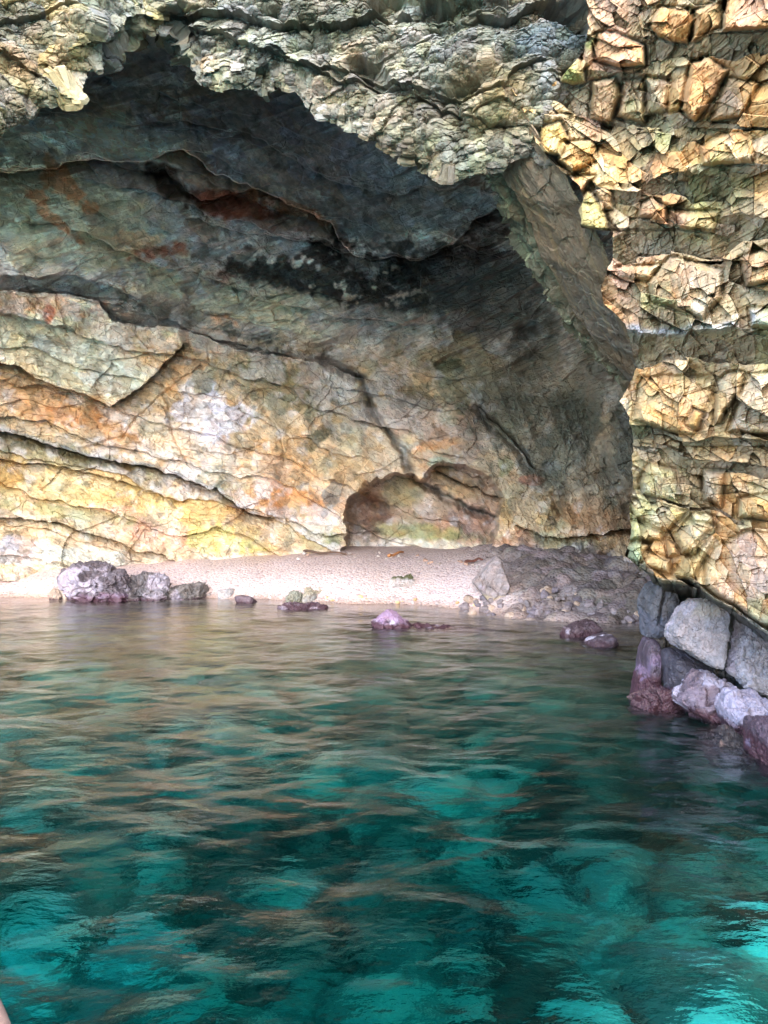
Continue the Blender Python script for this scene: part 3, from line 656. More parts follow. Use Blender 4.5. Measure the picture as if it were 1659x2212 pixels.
# ------------------------------------------------------------------ leaning smooth slab between arch and cliff
def build_slab():
    nt_, nu, nb_ = 620, 220, 60
    L = np.array([(1020, 190), (1040, 262), (1050, 370), (1095, 440), (1112, 520), (1168, 600), (1215, 680), (1265, 750), (1350, 832), (1420, 900)], float)
    Rr = np.array([(1110, 190), (1140, 250), (1215, 370), (1270, 470), (1345, 620), (1370, 700), (1410, 790), (1440, 840), (1470, 880), (1500, 920)], float)
    t = np.linspace(0, 1, nt_); tk = np.linspace(0, 1, len(L))
    lx, ly = np.interp(t, tk, L[:, 0]), np.interp(t, tk, L[:, 1]); rx, ry = np.interp(t, tk, Rr[:, 0]), np.interp(t, tk, Rr[:, 1])
    lx = lx + 8 * fbm(np.stack([t * 14, 0 * t, 0 * t], 1), 4, 1, 4)
    dl = np.interp(t, [0, .3, 1], [9.3, 9.8, 13.0]); dr = np.interp(t, [0, .3, 1], [8.6, 9.0, 11.6])
    u = np.linspace(0, 1, nu)[None]
    PX = lx[:, None] * (1 - u) + rx[:, None] * u; PY = ly[:, None] * (1 - u) + ry[:, None] * u; D = dl[:, None] * (1 - u) + dr[:, None] * u
    b = np.linspace(1, 0, nb_, endpoint=False)[None] ** 1.4
    PXb = lx[:, None] + 70 * b; PYb = ly[:, None] - 20 * b; Db = dl[:, None] + 4 * b
    PX, PY, D = np.concatenate([PXb, PX], 1), np.concatenate([PYb, PY], 1), np.concatenate([Db, D], 1)
    nc = nu + nb_; E = np.concatenate([-b.repeat(nt_, 0), u.repeat(nt_, 0)], 1).ravel()
    px, py, D = PX.ravel(), PY.ravel(), D.ravel(); p = P3(px, py, D).astype(np.float32)
    N = gnormal(p, nt_, nc)
    n1 = fbm(p, 4, 1.2, 61)
    # bedding runs along the slab's left edge
    tt = np.repeat(t[:, None], nc, 1).ravel()
    q = np.stack([E * 16 + 0.8 * n1, tt * 3.0, 0 * E], 1)
    bed = fbm(q, 4, 1.0, 62)
    fr, k = fracture(p, (0.35, 0.35, 0.35), rot(0, 50, 0), 8, 0.5, 0.4, 0.06, 0.5)
    fs, k2 = fracture(p, (0.12, 0.12, 0.3), rot(0, 50, 0), 9, 0.5, 0.5, 0.1, 0.5)
    edge = ss(0.22, 0.02, np.abs(E))
    h = 0.05 * bed + 0.05 * n1 + 0.02 * fr + 0.012 * fs + edge * (0.05 * fr + 0.04 * fs + .10 * fbm(p, 4, 2.5, 68)) - 0.12 * np.exp(-((E - 0.16 + 0.05 * n1) / 0.03) ** 2)
    h += 0.02 * fbm(p, 5, 4, 63, .6)
    co = p + N * h[:, None]
    c = np.tile(lin((128, 112, 94)), (len(px), 1))
    mixc(c, (112, 106, 98), ss(-.2, .3, fbm(p, 3, 1.5, 65)) * .8)
    mixc(c, (150, 128, 96), ss(0.1, .4, fbm(q, 3, 1.5, 66)) * .5)
    mixc(c, (108, 112, 94), edge * .6); mixc(c, (156, 164, 136), edge * ss(0, .4, fbm(q, 3, 3, 67)) * .8)
    mixc(c, (176, 146, 100), ss(.14, .04, tt) * .8)
    c *= .85 * (1 + .3 * (RID[1][k2] - .5) + .2 * (RID[2][k] - .5))[:, None]
    o = mesh_obj('leaning_slab', co, grid_faces(nt_, nc), M_slab, c)
    tagp(o, 'smooth brown rock slab leaning diagonally between the dark cave and the right cliff', 'rock slab')
build_slab()

# ------------------------------------------------------------------ the layered cliff on the right
EDGE = [(-400, 1300), (-100, 1260), (60, 1272), (110, 1262), (165, 1215), (235, 1128), (310, 1160), (370, 1212), (400, 1252), (430, 1262), (455, 1250), (492, 1256), (500, 1325), (560, 1322), (620, 1298), (655, 1305), (700, 1352), (790, 1375), (820, 1365), (866, 1338), (900, 1360), (950, 1368), (1060, 1366), (1100, 1360), (1160, 1362), (1200, 1350), (1225, 1378), (1240, 1400), (1300, 1430), (1700, 1440)]
T_ = [  # (top edge of the lit front, bottom edge of the lit front), from the top of the cliff down
    ([(1200, -150), (1700, -150)], [(1380, 90), (1424, 83), (1486, 95), (1540, 72), (1576, 63), (1659, 58), (1900, 40), (2400, 0)]),
    ([(1240, 78), (1262, 74), (1390, 100), (1400, 150), (1490, 130), (1590, 150), (1659, 118), (1900, 90), (2400, 60)], [(1240, 150), (1262, 150), (1395, 158), (1400, 166), (1440, 245), (1480, 235), (1500, 262), (1659, 268), (1900, 250), (2400, 230)]),
    ([(1100, 215), (1200, 225), (1280, 285), (1320, 296), (1400, 287), (1480, 278), (1659, 276), (1900, 256), (2400, 240)], [(1100, 400), (1180, 405), (1262, 420), (1290, 400), (1330, 398), (1380, 402), (1430, 377), (1500, 354), (1600, 351), (1659, 354), (1900, 340), (2400, 320)]),
    ([(1200, 436), (1300, 425), (1365, 445), (1395, 426), (1500, 450), (1560, 452), (1600, 398), (1659, 372), (2000, 350), (2400, 330)], [(1200, 506), (1330, 504), (1350, 490), (1380, 470), (1430, 482), (1500, 500), (1540, 500), (1552, 470), (1600, 462), (1659, 478), (2000, 470), (2400, 460)]),
    ([(1280, 570), (1331, 576), (1428, 571), (1449, 557), (1560, 584), (1604, 540), (1659, 524), (2000, 520), (2400, 510)], [(1280, 700), (1357, 712), (1384, 716), (1449, 722), (1540, 718), (1659, 711), (2000, 700), (2400, 690)]),
    ([(1300, 790), (1384, 800), (1436, 787), (1527, 803), (1618, 801), (1659, 798), (2000, 800), (2400, 810)], [(1320, 905), (1362, 909), (1410, 914), (1441, 938), (1501, 940), (1537, 931), (1654, 950), (2000, 980), (2400, 1010)]),
    ([(1320, 942), (1410, 946), (1441, 948), (1491, 950), (1540, 958), (1659, 966), (2000, 1000), (2400, 1030)], [(1320, 950), (1410, 962), (1491, 981), (1573, 992), (1659, 1006), (2000, 1060), (2400, 1090)]),
    ([(1320, 965), (1366, 966), (1429, 978), (1460, 1014), (1501, 1030), (1573, 1026), (1659, 1032), (2000, 1090), (2400, 1120)], [(1320, 1058), (1381, 1066), (1477, 1097), (1554, 1102), (1592, 1128), (1659, 1131), (2000, 1170), (2400, 1220)]),
    ([(1320, 1066), (1381, 1074), (1477, 1104), (1554, 1110), (1592, 1137), (1659, 1140), (2000, 1180), (2400, 1230)], [(1300, 1190), (1357, 1208), (1429, 1240), (1489, 1250), (1513, 1266), (1545, 1290), (1585, 1318), (1659, 1362), (2000, 1480), (2400, 1560)]),
]
AMP = [0.6, 0.5, 0.6, 0.5, 0.75, 0.7, 0.5, 0.5, 0.85]
BL = [  # single blocks that stand out of their layer: outline, proud by (m), colour
    ([(1288, 74), (1330, 70), (1392, 100), (1394, 140), (1345, 146), (1286, 128)], .45, (222, 164, 100)),
    ([(1262, 90), (1286, 74), (1286, 130), (1258, 150)], .3, (140, 150, 84)),
    ([(1424, 18), (1490, 20), (1500, 40), (1486, 94), (1424, 84), (1405, 60)], .3, (226, 170, 104)),
    ([(1500, 22), (1560, 0), (1556, 60), (1492, 92)], .2, (214, 168, 112)), ([(1566, -20), (1700, -20), (1700, 58), (1560, 66)], .3, (226, 172, 118)),
    ([(1212, 150), (1236, 118), (1262, 130), (1268, 175), (1240, 185), (1212, 176)], .35, (176, 176, 100)),
    ([(1136, 105), (1200, 105), (1206, 147), (1140, 150)], .2, (168, 186, 186)), ([(1146, 148), (1206, 148), (1206, 200), (1180, 212), (1156, 200)], .3, (206, 164, 96)),
    ([(1282, 178), (1330, 168), (1345, 205), (1316, 272), (1276, 258)], .4, (198, 186, 104)), ([(1350, 176), (1395, 175), (1392, 270), (1332, 250)], .35, (200, 158, 104)),
    ([(1396, 168), (1450, 174), (1436, 240), (1394, 252)], .3, (190, 178, 160)), ([(1450, 150), (1488, 148), (1470, 236), (1440, 240)], .2, (196, 168, 116)),
    ([(1494, 134), (1530, 126), (1570, 150), (1540, 210), (1500, 262), (1470, 236)], .45, (222, 166, 108)), ([(1572, 168), (1640, 180), (1600, 250), (1530, 262)], .3, (184, 156, 122)),
    ([(1168, 275), (1212, 262), (1230, 300), (1212, 340), (1176, 330), (1166, 300)], .35, (216, 182, 104)), ([(1216, 310), (1282, 300), (1288, 345), (1240, 372), (1205, 350)], .3, (210, 176, 108)),
    ([(1222, 388), (1250, 378), (1282, 380), (1262, 412), (1246, 420)], .4, (218, 140, 88)), ([(1252, 440), (1268, 410), (1300, 440), (1316, 480), (1312, 500), (1250, 490)], .45, (206, 186, 112)),
    ([(1286, 410), (1320, 402), (1326, 450), (1298, 452)], .3, (206, 168, 122)),
    ([(1514, 318), (1560, 290), (1618, 286), (1634, 300), (1625, 352), (1514, 356)], .3, (220, 172, 116)),
    ([(1386, 440), (1408, 426), (1440, 450), (1436, 478), (1380, 468)], .35, (222, 168, 112)), ([(1444, 456), (1550, 458), (1540, 500), (1470, 492)], .3, (208, 152, 104)),
    ([(1449, 556), (1562, 585), (1560, 640), (1520, 690), (1410, 650), (1404, 610)], .4, (186, 158, 120)), ([(1332, 578), (1426, 573), (1404, 604), (1336, 600)], .3, (208, 190, 156)),
    ([(1600, 560), (1660, 530), (1700, 530), (1700, 600), (1612, 620)], .3, (212, 168, 122)), ([(1620, 670), (1659, 668), (1700, 690), (1700, 710), (1625, 706)], .3, (214, 212, 210)),
    ([(1549, 827), (1575, 806), (1608, 806), (1602, 842), (1556, 911), (1544, 916)], .35, (222, 188, 142)),
    ([(1384, 815), (1540, 815), (1535, 870), (1500, 935), (1445, 935), (1370, 905)], .25, (212, 178, 132)), ([(1500, 880), (1520, 890), (1508, 925), (1482, 915)], .25, (216, 170, 90)),
    ([(1620, 812), (1720, 800), (1720, 950), (1575, 930), (1600, 870)], .3, (210, 186, 152)),
    ([(1404, 1000), (1460, 1020), (1470, 1090), (1384, 1068), (1382, 1040)], .3, (196, 184, 136)), ([(1520, 1015), (1570, 1020), (1556, 1098), (1520, 1080)], .35, (182, 160, 134)),
    ([(1600, 1080), (1659, 1070), (1720, 1080), (1720, 1130), (1595, 1118)], .3, (204, 190, 140)),
    ([(1362, 1080), (1480, 1106), (1440, 1150), (1366, 1120)], .3, (220, 184, 116)), ([(1366, 1120), (1440, 1140), (1430, 1170), (1360, 1165)], .2, (192, 190, 134)),
    ([(1455, 1160), (1500, 1110), (1540, 1120), (1500, 1200), (1470, 1200)], .25, (196, 184, 144)), ([(1490, 1130), (1545, 1140), (1500, 1195), (1472, 1196), (1465, 1165)], .25, (198, 172, 132)),
    ([(1356, 1180), (1372, 1166), (1400, 1175), (1392, 1205), (1376, 1220), (1352, 1204)], .45, (176, 200, 168)), ([(1394, 1192), (1448, 1212), (1445, 1240), (1384, 1222)], .35, (178, 198, 170)),
    ([(1440, 1165), (1462, 1175), (1466, 1200), (1445, 1204)], .45, (190, 162, 96)),
    ([(1452, 1240), (1500, 1180), (1545, 1140), (1540, 1170), (1500, 1250), (1470, 1250)], .25, (166, 180, 142)),
    ([(1545, 1185), (1610, 1150), (1720, 1160), (1720, 1360), (1640, 1350), (1560, 1290), (1525, 1270), (1522, 1220)], .35, (202, 172, 148)),
]
def build_cliff():
    ncb, ncv, nco = 70, 560, 70
    py1 = np.concatenate([np.linspace(-900, -30, 70, endpoint=False), np.linspace(-30, 1660, 1500, endpoint=False), np.linspace(1660, 1800, 12)])
    ex = np.interp(py1, [e[0] for e in EDGE], [e[1] for e in EDGE])
    ex = ex + 7 * fbm(np.stack([py1 / 30, 0 * py1, 0 * py1], 1), 4, 1, 8)
    nr = len(py1)
    b = np.linspace(1, 0, ncb, endpoint=False)[None] ** 1.5
    uv = np.linspace(0, 1, ncv)[None]; uo = np.linspace(0, 1, nco + 1)[None, 1:] ** 1.5
    PX = np.concatenate([ex[:, None] + 90 * b, ex[:, None] * (1 - uv) + 1700 * uv, 1700 + 900 * uo.repeat(nr, 0)], 1)
    PY = py1[:, None].repeat(PX.shape[1], 1)
    nc = PX.shape[1]
    base = np.interp(PX, [1100, 1250, 1350, 1500, 1659, 2000, 2600], [9.4, 8.9, 8.5, 7.6, 6.8, 5.2, 3.6])
    back = np.concatenate([10.0 * b.repeat(nr, 0), np.zeros((nr, ncv + nco))], 1)
    px, py = PX.ravel().astype(np.float32), PY.ravel().astype(np.float32); D = (base + back).ravel()
    bk = back.ravel() == 0
    p = P3(px, py, D).astype(np.float32)
    n1 = fbm(p, 4, 1.2, 71); n2 = fbm(p, 3, 4.0, 72); n3 = fbm(p, 4, 1.5, 73); n4 = fbm(p, 3, 5.0, 74)
    wx = px + 9 * n1 + 5 * n2; wy = py + 9 * n3 + 6 * n4
    jk = fracture(p, (0.3, 0.6, 1.6), rot(0, 38, 0), 1, 0.7, 0.14, 0.02, 0.12)[1]
    wy = wy + 16 * (RID[2][jk] - .5) + 12 * fbm(p, 2, 0.9, 79); wv_ = 0.75 + 0.5 * fbm(p, 2, 0.8, 78)
    H = np.zeros(len(px), np.float32); lab = np.zeros(len(px), int); front = np.zeros(len(px), np.float32)
    prevF = None
    for i, (top, bot) in enumerate(T_):
        yt = lineY(top, wx); yb = lineY(bot, wx)
        if i: yt = yp + 0.86 * (yt - yp)
        yp = yb
        if i + 1 < len(T_): yn = lineY(T_[i + 1][0], wx)
        else: yn = yb + 105
        yn = np.maximum(yb + 0.86 * (yn - yb), yb + 4)
        inf = (wy >= yt) & (wy < yb)
        fr = (wy - yt) / np.maximum(yb - yt, 1)
        und = (wy >= yb) & (wy < yn)
        fu = (wy - yb) / (yn - yb)
        thick = np.clip((yn - yb) / 90, 0.12, 1.25)
        front[inf] = 1
        a = AMP[i] * wv_ * 0.85
        H = np.where(inf, a * (0.80 + 0.20 * np.sqrt(np.clip(fr, 0, 1))), H)
        H = np.where(und, a * (1 - np.clip(thick, 0, 1) * fu ** 0.8), H)
        lab[(wy >= yt)] = i
    # under the last ledge: a dark undercut, and the foot of the cliff stands back
    foot = wy >= lineY(T_[-1][1], wx) + 90
    H = np.where(foot, -0.55, H)
    ft = ss(0, 1, (wy - lineY(T_[-1][1], wx)) / 60.); H = np.where(wy > lineY(T_[-1][1], wx), 0.75 - 2.6 * ft, H)
    lab[wy > lineY(T_[-1][1], wx) + 6] = 9
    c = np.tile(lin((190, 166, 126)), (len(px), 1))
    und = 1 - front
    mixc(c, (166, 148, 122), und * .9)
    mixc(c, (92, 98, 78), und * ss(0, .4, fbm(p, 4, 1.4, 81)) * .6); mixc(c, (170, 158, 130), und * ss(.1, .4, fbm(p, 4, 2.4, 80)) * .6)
    # joints and blocks lean to the upper right
    Rj = rot(0, 38, 0)
    fA, kA = fracture(p, (0.26, 0.6, 1.2), Rj, 1, 0.7, 0.14, 0.02, 0.12)
    fB, kB = fracture(p, (0.10, 0.22, 0.48), Rj, 2, 0.9, 0.12, 0.03, 0.04)
    fC, kC = fracture(p, (0.045, 0.07, 0.07), rot(10, -15, 0), 3, 0.9, 0.2, 0.05, 0.1)
    fL, kL = fracture(p, (0.8, 0.8, 0.05), rot(0, 12, 0), 5, 0.3, 0.3, 0.2, 0.3)
    thin = np.clip(inpoly(wx, wy, [(1410, 945), (1800, 960), (1800, 1010), (1410, 965)]) / 6, 0, 1) + np.clip(inpoly(wx, wy, [(1290, 285), (1500, 280), (1500, 400), (1290, 400)]) / 10, 0, 1)
    thin = np.clip(thin, 0, 1)
    blk = np.zeros(len(px), np.float32); bm_ = np.zeros(len(px), np.float32)
    r = np.random.default_rng(3)
    for poly, out_, bc in BL:
        a = np.asarray(poly, float)
        bb = (px > a[:, 0].min() - 30) & (px < a[:, 0].max() + 30) & (py > a[:, 1].min() - 30) & (py < a[:, 1].max() + 30)
        ids = np.nonzero(bb)[0]
        if not len(ids): continue
        qx = px[ids] + 4 * n1[ids] + 3.5 * n2[ids]; qy = py[ids] + 4 * n3[ids] + 3.5 * n4[ids]
        s_ = inpoly(qx, qy, poly); m = ss(-3, 7, s_)
        cx, cy = a.mean(0); tx, ty = r.normal() * 0.0012, 0.0012 + abs(r.normal()) * 0.0008
        ridge = (px[ids] - cx) * 0.8 + (py[ids] - cy) * 0.3
        v = 0.55 * out_ + tx * (px[ids] - cx) + ty * (py[ids] - cy) - 0.0016 * np.maximum(ridge, 0) - 0.06 * (1 - ss(0, 14, s_))
        blk[ids] += m * v - 0.10 * np.exp(-((s_ + 3) / 4.0) ** 2) * out_ * 2
        bm_[ids] = np.maximum(bm_[ids], m)
        c[ids] += (lin(bc) * np.ones((len(ids), 1), np.float32) - c[ids]) * (m * .9)[:, None]
        front[ids] = np.maximum(front[ids], m)
    fr_ = front * bk
    H = H + blk * bk
    H += fr_ * (1 - bm_ * .45) * 0.22 * fA * (1 - .5 * thin) + (0.05 + 0.045 * fr_ * (1 - .55 * bm_) + 0.04 * thin) * fB + 0.018 * fC + 0.018 * fL
    uc = (wy > lineY(T_[-1][1], wx)).astype(np.float32); H += uc * (0.10 * fA + 0.07 * fB + .03 * fC)
    H += 0.05 * n1 + 0.025 * n2 + 0.02 * fbm(p, 4, 6.0, 75, .6)
    big = np.clip(1 - und, 0, 1)
    Df = D - np.where(bk, H, H * np.exp(-back.ravel() / 1.5))
    co = P3(px, py, Df).astype(np.float32)
    # colour detail
    vA = RID[1][kA] - .5; vB = RID[2][kB] - .5; vC = RID[0][kC] - .5
    mixc(c, (224, 170, 100), ss(0.0, .3, fbm(p, 4, 1.1, 82) + .5 * vA) * fr_ * .75)
    mixc(c, (212, 202, 168), ss(0.05, .45, fbm(p, 4, 1.6, 83) + .5 * vB) * fr_ * .55)
    mixc(c, (176, 178, 112), ss(0.15, .45, fbm(p, 4, 1.2, 84) - .3 * vA) * .6 * (0.5 + .5 * fr_))
    mixc(c, (206, 160, 130), ss(0.1, .4, fbm(p, 4, 1.0, 85)) * fr_ * .7)
    mixc(c, (120, 78, 44), ss(0.3, .5, fbm(p, 5, 2.6, 86)) * .5)
    lowg = ss(1050, 1230, py) * ss(1560, 1430, px); mixc(c, (170, 188, 150), lowg * ss(-.2, .3, fbm(p, 3, 1.5, 87)) * .7 * fr_)
    mixc(c, (196, 190, 204), ss(1290, 1360, py - 0.35 * (px - 1600)) * ss(1500, 1600, px) * ss(-.2, .3, n1) * .7)
    mixc(c, (206, 208, 216), np.exp(-((wy - lineY(T_[4][1], wx) + 4) / 8.) ** 2) * ss(-.3, .1, n1) * .8 * ss(1330, 1380, px) * ss(1620, 1560, px))
    mixc(c, (74, 70, 70), np.where(wy > lineY(T_[-1][1], wx) + 8, 1.0, 0) * .8)  # undercut and foot darkened: shade of the gaps put into the colour
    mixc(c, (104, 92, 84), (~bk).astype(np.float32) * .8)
    c *= (1 + .32 * vA * (1 - bm_) + .26 * vB * (1 - .5 * bm_) + .25 * vC)[:, None]
    c[:, 2] *= 1 - .25 * (RID[4][kB] - .5)
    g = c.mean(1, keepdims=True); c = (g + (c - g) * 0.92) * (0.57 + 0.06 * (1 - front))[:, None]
    root = empty('sea_cliff', (3, 7, 0)); tagp(root, 'layered cliff of broken orange and cream ledges rising from the water at the right', 'cliff')
    nm = [('rock_ledge', M_cliff)] * 9 + [('cliff_foot', M_cliff)]
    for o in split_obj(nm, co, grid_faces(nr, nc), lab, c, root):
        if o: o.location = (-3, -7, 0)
build_cliff()
print('cliff', time.time() - T0)

# ------------------------------------------------------------------ boulders
_ico = {}
def ico(n):
    if n not in _ico:
        import bmesh
        bm = bmesh.new(); bmesh.ops.create_icosphere(bm, subdivisions=n, radius=1)
        _ico[n] = (np.array([v.co[:] for v in bm.verts], np.float32), np.array([[v.index for v in f.verts] for f in bm.faces], np.int32)); bm.free()
    return _ico[n]

def rock(name, x0, x1, y0, y1, D, depth, label, cat, col, seed=0, planes=14, sub=6, tilt=0, power=6, rough=0.05, cols=(), mat=None, group=None, sink=0.0, yaw=0, skew=0, cr=0.03, fsz=0.3, asy=None, outline=None, blk=3.0, crk=None, face=(0.0, 0.0)):
    if D is None: D = ground_D((x0 + x1) / 2, y1 - 2) + depth * .3
    v, f = ico(sub); r = np.random.default_rng(seed + 100)
    n = r.normal(size=(planes, 3)); n /= np.linalg.norm(n, axis=1, keepdims=True)
    n = np.concatenate([n, [[1, 0, 0], [-1, 0, 0], [0, 0, 1], [0, 0, -1], [0, 1, 0], [0, -1, 0]]])
    hh = np.concatenate([0.72 + 0.25 * r.random(planes), 0.9 + .1 * r.random(6)])
    dn = np.clip(v @ n.T / hh, 0.001, None)
    rad = (dn ** (power * 3)).sum(1) ** (-1.0 / (power * 3))
    q = v * rad[:, None]
    mn, mx = q.min(0), q.max(0); q = (q - (mn + mx) / 2) / (mx - mn) * 2
    W, Hh = (x1 - x0) / F * D, (y1 - y0) / F * D
    if tilt:
        a = math.radians(tilt); ca, sa = math.cos(a), math.sin(a)
        q = np.stack([q[:, 0] * ca - q[:, 2] * sa, q[:, 1], q[:, 0] * sa + q[:, 2] * ca], 1)
        m = np.abs(q).max(0); q = q / m
    if asy: q[:, 0] += asy * q[:, 2] * 0.5
    size = np.array([W / 2, depth / 2, Hh / 2 + sink / 2], np.float32)
    p = q * size
    if outline:
        a = np.asarray(outline, float); a = a.mean(0) + (a - a.mean(0)) * 0.95; ox, oy = (x0 + x1) / 2, (y0 + y1) / 2
        oz = -(a[:, 1] - oy) / F * D; oxx = (a[:, 0] - ox) / F * D
        oz = np.where(a[:, 1] >= y1 - 4, oz - sink, oz) + sink / 2
        # dense outline, radius by angle about the centre
        px_, pz_ = [], []
        for i in range(len(a)):
            j = (i + 1) % len(a); tt = np.linspace(0, 1, 40, endpoint=False)
            px_ += list(oxx[i] + (oxx[j] - oxx[i]) * tt); pz_ += list(oz[i] + (oz[j] - oz[i]) * tt)
        px_, pz_ = np.array(px_), np.array(pz_); th = np.arctan2(pz_, px_); rr = np.hypot(px_, pz_); od = np.argsort(th)
        RR = np.interp(np.linspace(-math.pi, math.pi, 181), th[od], rr[od], period=2 * math.pi)
        RR = np.convolve(np.pad(RR[:-1], 3, mode='wrap'), [.1, .15, .15, .2, .15, .15, .1], 'valid'); RR = np.append(RR, RR[0])
        vt = np.arctan2(v[:, 2], v[:, 0]); rad_ = np.interp(vt, np.linspace(-math.pi, math.pi, 181), RR)
        vr = np.hypot(v[:, 0], v[:, 2]); rho = (vr ** blk + np.abs(v[:, 1]) ** blk) ** (-1.0 / blk)
        fac = 0.90 + 0.10 * rad / rad.max()
        p = np.stack([np.cos(vt) * rad_ * rho * vr, v[:, 1] * rho * depth / 2, np.sin(vt) * rad_ * rho * vr], 1).astype(np.float32) * fac[:, None]
        p[:, 1] += face[0] * p[:, 0] + face[1] * p[:, 2]
        q = p / size
    ctr = np.array([(x0 + x1) / 2 / F * D - CX / F * D, D, CH - ((y0 + y1) / 2 - HY) / F * D - sink / 2])
    if outline: ctr[1] += depth * 0.42
    pw = (p + ctr).astype(np.float32)
    s = min(W, Hh * 1.5, 1.2)
    fr, k = fracture(pw, (fsz * s,) * 3, rot(20, 30, 10), seed % 9, 0.6, 0.4, 0.08, 0.5)
    f2, k2 = fracture(pw, (fsz * s * .3,) * 3, rot(20, 30, 10), seed % 7 + 2, 0.6, 0.4, 0.1, 0.4)
    nn = fbm(pw, 4, 1.2 / s, seed % 11); nf = fbm(pw, 4, 6 / s, seed % 13, .6)
    h = s * (rough * 1.6 * nn + rough * fr + rough * .35 * f2 + rough * .3 * nf)
    p = p + (v / (np.linalg.norm(v, axis=1, keepdims=True))) * h[:, None]
    if crk:
        gx, gy = pw[:, 0] / pw[:, 1] * F + CX, HY - (pw[:, 2] - CH) / pw[:, 1] * F
        h = h - 0.09 * np.exp(-(segdist(gx + 5 * nf, gy, crk) / 2.6) ** 2)
        p = p + (v / (np.linalg.norm(v, axis=1, keepdims=True))) * (-0.09 * np.exp(-(segdist(gx + 5 * nf, gy, crk) / 2.6) ** 2))[:, None]
    col = tuple(0.93 * (0.7 * ch + 0.3 * sum(col) / 3) for ch in col)
    c = 0.8 * np.tile(lin(col), (len(p), 1)) * (1 + .4 * (RID[1][k2] - .5) + .3 * nn + .3 * nf)[:, None]
    rel = q[:, 2]
    for cc, kind, th, st in cols:
        if kind == 'top': m = ss(th, th + .35, rel + .5 * nn)
        elif kind == 'low': m = ss(th, th - .2, rel + .35 * nn + .25 * nf)
        elif kind == 'wl': m = ss(th + .03, th - .03, pw[:, 2] + .08 * nf + .05 * nn)        # height above the water
        else: m = ss(th, th + .15, fbm(pw, 4, 2.0 / s, seed % 17 + 3))
        mixc(c, cc, m * st)
    o = mesh_obj(name, p, f, mat or M_dry, c, None, False); o.location = ctr
    return tagp(o, label, cat, group)

PUR, LIL, CRU = (104, 82, 100), (164, 154, 168), (54, 28, 38)
# big purple outcrop on the beach
rock('beached_boulder', 134, 300, 1214, 1302, 18.4, 1.6, 'big knobbly purple boulder at the left end of the beach', 'boulder', (96, 82, 92), 1, 16, 6, 0, 5, .09, ((PUR, 'low', .0, .8), (LIL, 'n', .1, .6), (CRU, 'wl', .08, .9)), M_wet, sink=.3)
rock('low_outcrop', 262, 365, 1238, 1304, 18.5, 1.3, 'low knobbly grey purple outcrop just right of the big purple boulder', 'rock', (98, 88, 92), 2, 14, 6, -12, 5, .12, ((LIL, 'n', .15, .5), (CRU, 'wl', .05, .8)), M_wet, sink=.3)
rock('low_outcrop', 345, 440, 1262, 1302, 18.5, .9, 'flat tail of grey rock tapering onto the pale sand', 'rock', (116, 106, 104), 3, 12, 5, -6, 5, .14, ((LIL, 'n', .15, .5), (CRU, 'wl', .04, .6)), M_dry, sink=.2)
rock('shore_stone', 110, 134, 1272, 1296, 18.3, .3, 'small brown stone in the water left of the purple boulder', 'stone', (170, 140, 118), 4, 10, 4, 0, 4, .06, ((CRU, 'wl', .05, .9),), M_wet, sink=.1)
rock('shore_stone', 128, 152, 1266, 1294, 18.45, .3, 'small cream stone touching the left side of the purple boulder', 'stone', (196, 176, 160), 5, 10, 4, 0, 4, .06, (), M_dry, sink=.1)
rock('wet_stone', 508, 558, 1286, 1306, 17.6, .5, 'small smooth dark purple stone alone at the water edge', 'stone', (104, 80, 92), 6, 8, 5, 4, 3, .03, ((CRU, 'wl', .05, .8),), M_wet, sink=.15)
rock('pale_stone', 474, 506, 1272, 1292, None, .5, 'smooth whitish stone on the sand behind the small dark stone', 'stone', (176, 168, 170), 7, 10, 5, 0, 3, .05, (), M_dry, sink=.1)
rock('green_stained_rock', 614, 662, 1272, 1304, 17.9, .6, 'white rock with green algae at the edge of the water', 'rock', (150, 148, 130), 8, 12, 5, 10, 5, .10, (((110, 122, 60), 'low', -.1, .8), (LIL, 'n', .2, .5)), M_dry, sink=.15)
rock('pale_rock', 654, 700, 1270, 1304, 18.0, .6, 'pale rock beside the algae covered one at the water edge', 'rock', (160, 154, 148), 9, 12, 5, -8, 5, .10, (((150, 138, 108), 'top', .3, .5),), M_dry, sink=.15)
rock('dark_wet_rock', 604, 712, 1302, 1330, 16.6, .9, 'flat dark purple wet rock awash in front of the pale rocks', 'rock', (112, 92, 106), 10, 12, 6, 0, 5, .10, ((CRU, 'wl', .10, .9), (LIL, 'n', .2, .5)), M_wet, sink=.3)
rock('purple_rock', 792, 905, 1318, 1384, 13.2, .8, 'purple pyramid shaped rock with white patch and dark red base in the water', 'rock', (112, 86, 112), 11, 12, 6, 0, 4, .05, (((176, 170, 184), 'n', .02, .85), ((112, 86, 112), 'top', .25, .9), (CRU, 'wl', .08, .98)), M_wet, sink=.3, outline=[(792, 1380), (800, 1352), (818, 1328), (842, 1318), (862, 1328), (884, 1348), (903, 1366), (905, 1382)], blk=2.2)
rock('awash_rock', 880, 1000, 1352, 1382, 13.4, .7, 'low dark red rock awash right of the purple pyramid rock', 'rock', (84, 56, 64), 12, 12, 5, 0, 5, .12, ((CRU, 'wl', .12, .8), (LIL, 'n', .3, .5)), M_wet, sink=.3)
rock('awash_rock', 968, 1068, 1362, 1384, 13.3, .5, 'thin dark red rock barely breaking the surface near the middle', 'rock', (82, 56, 60), 13, 12, 5, 0, 5, .12, ((CRU, 'wl', .12, .8),), M_wet, sink=.3)
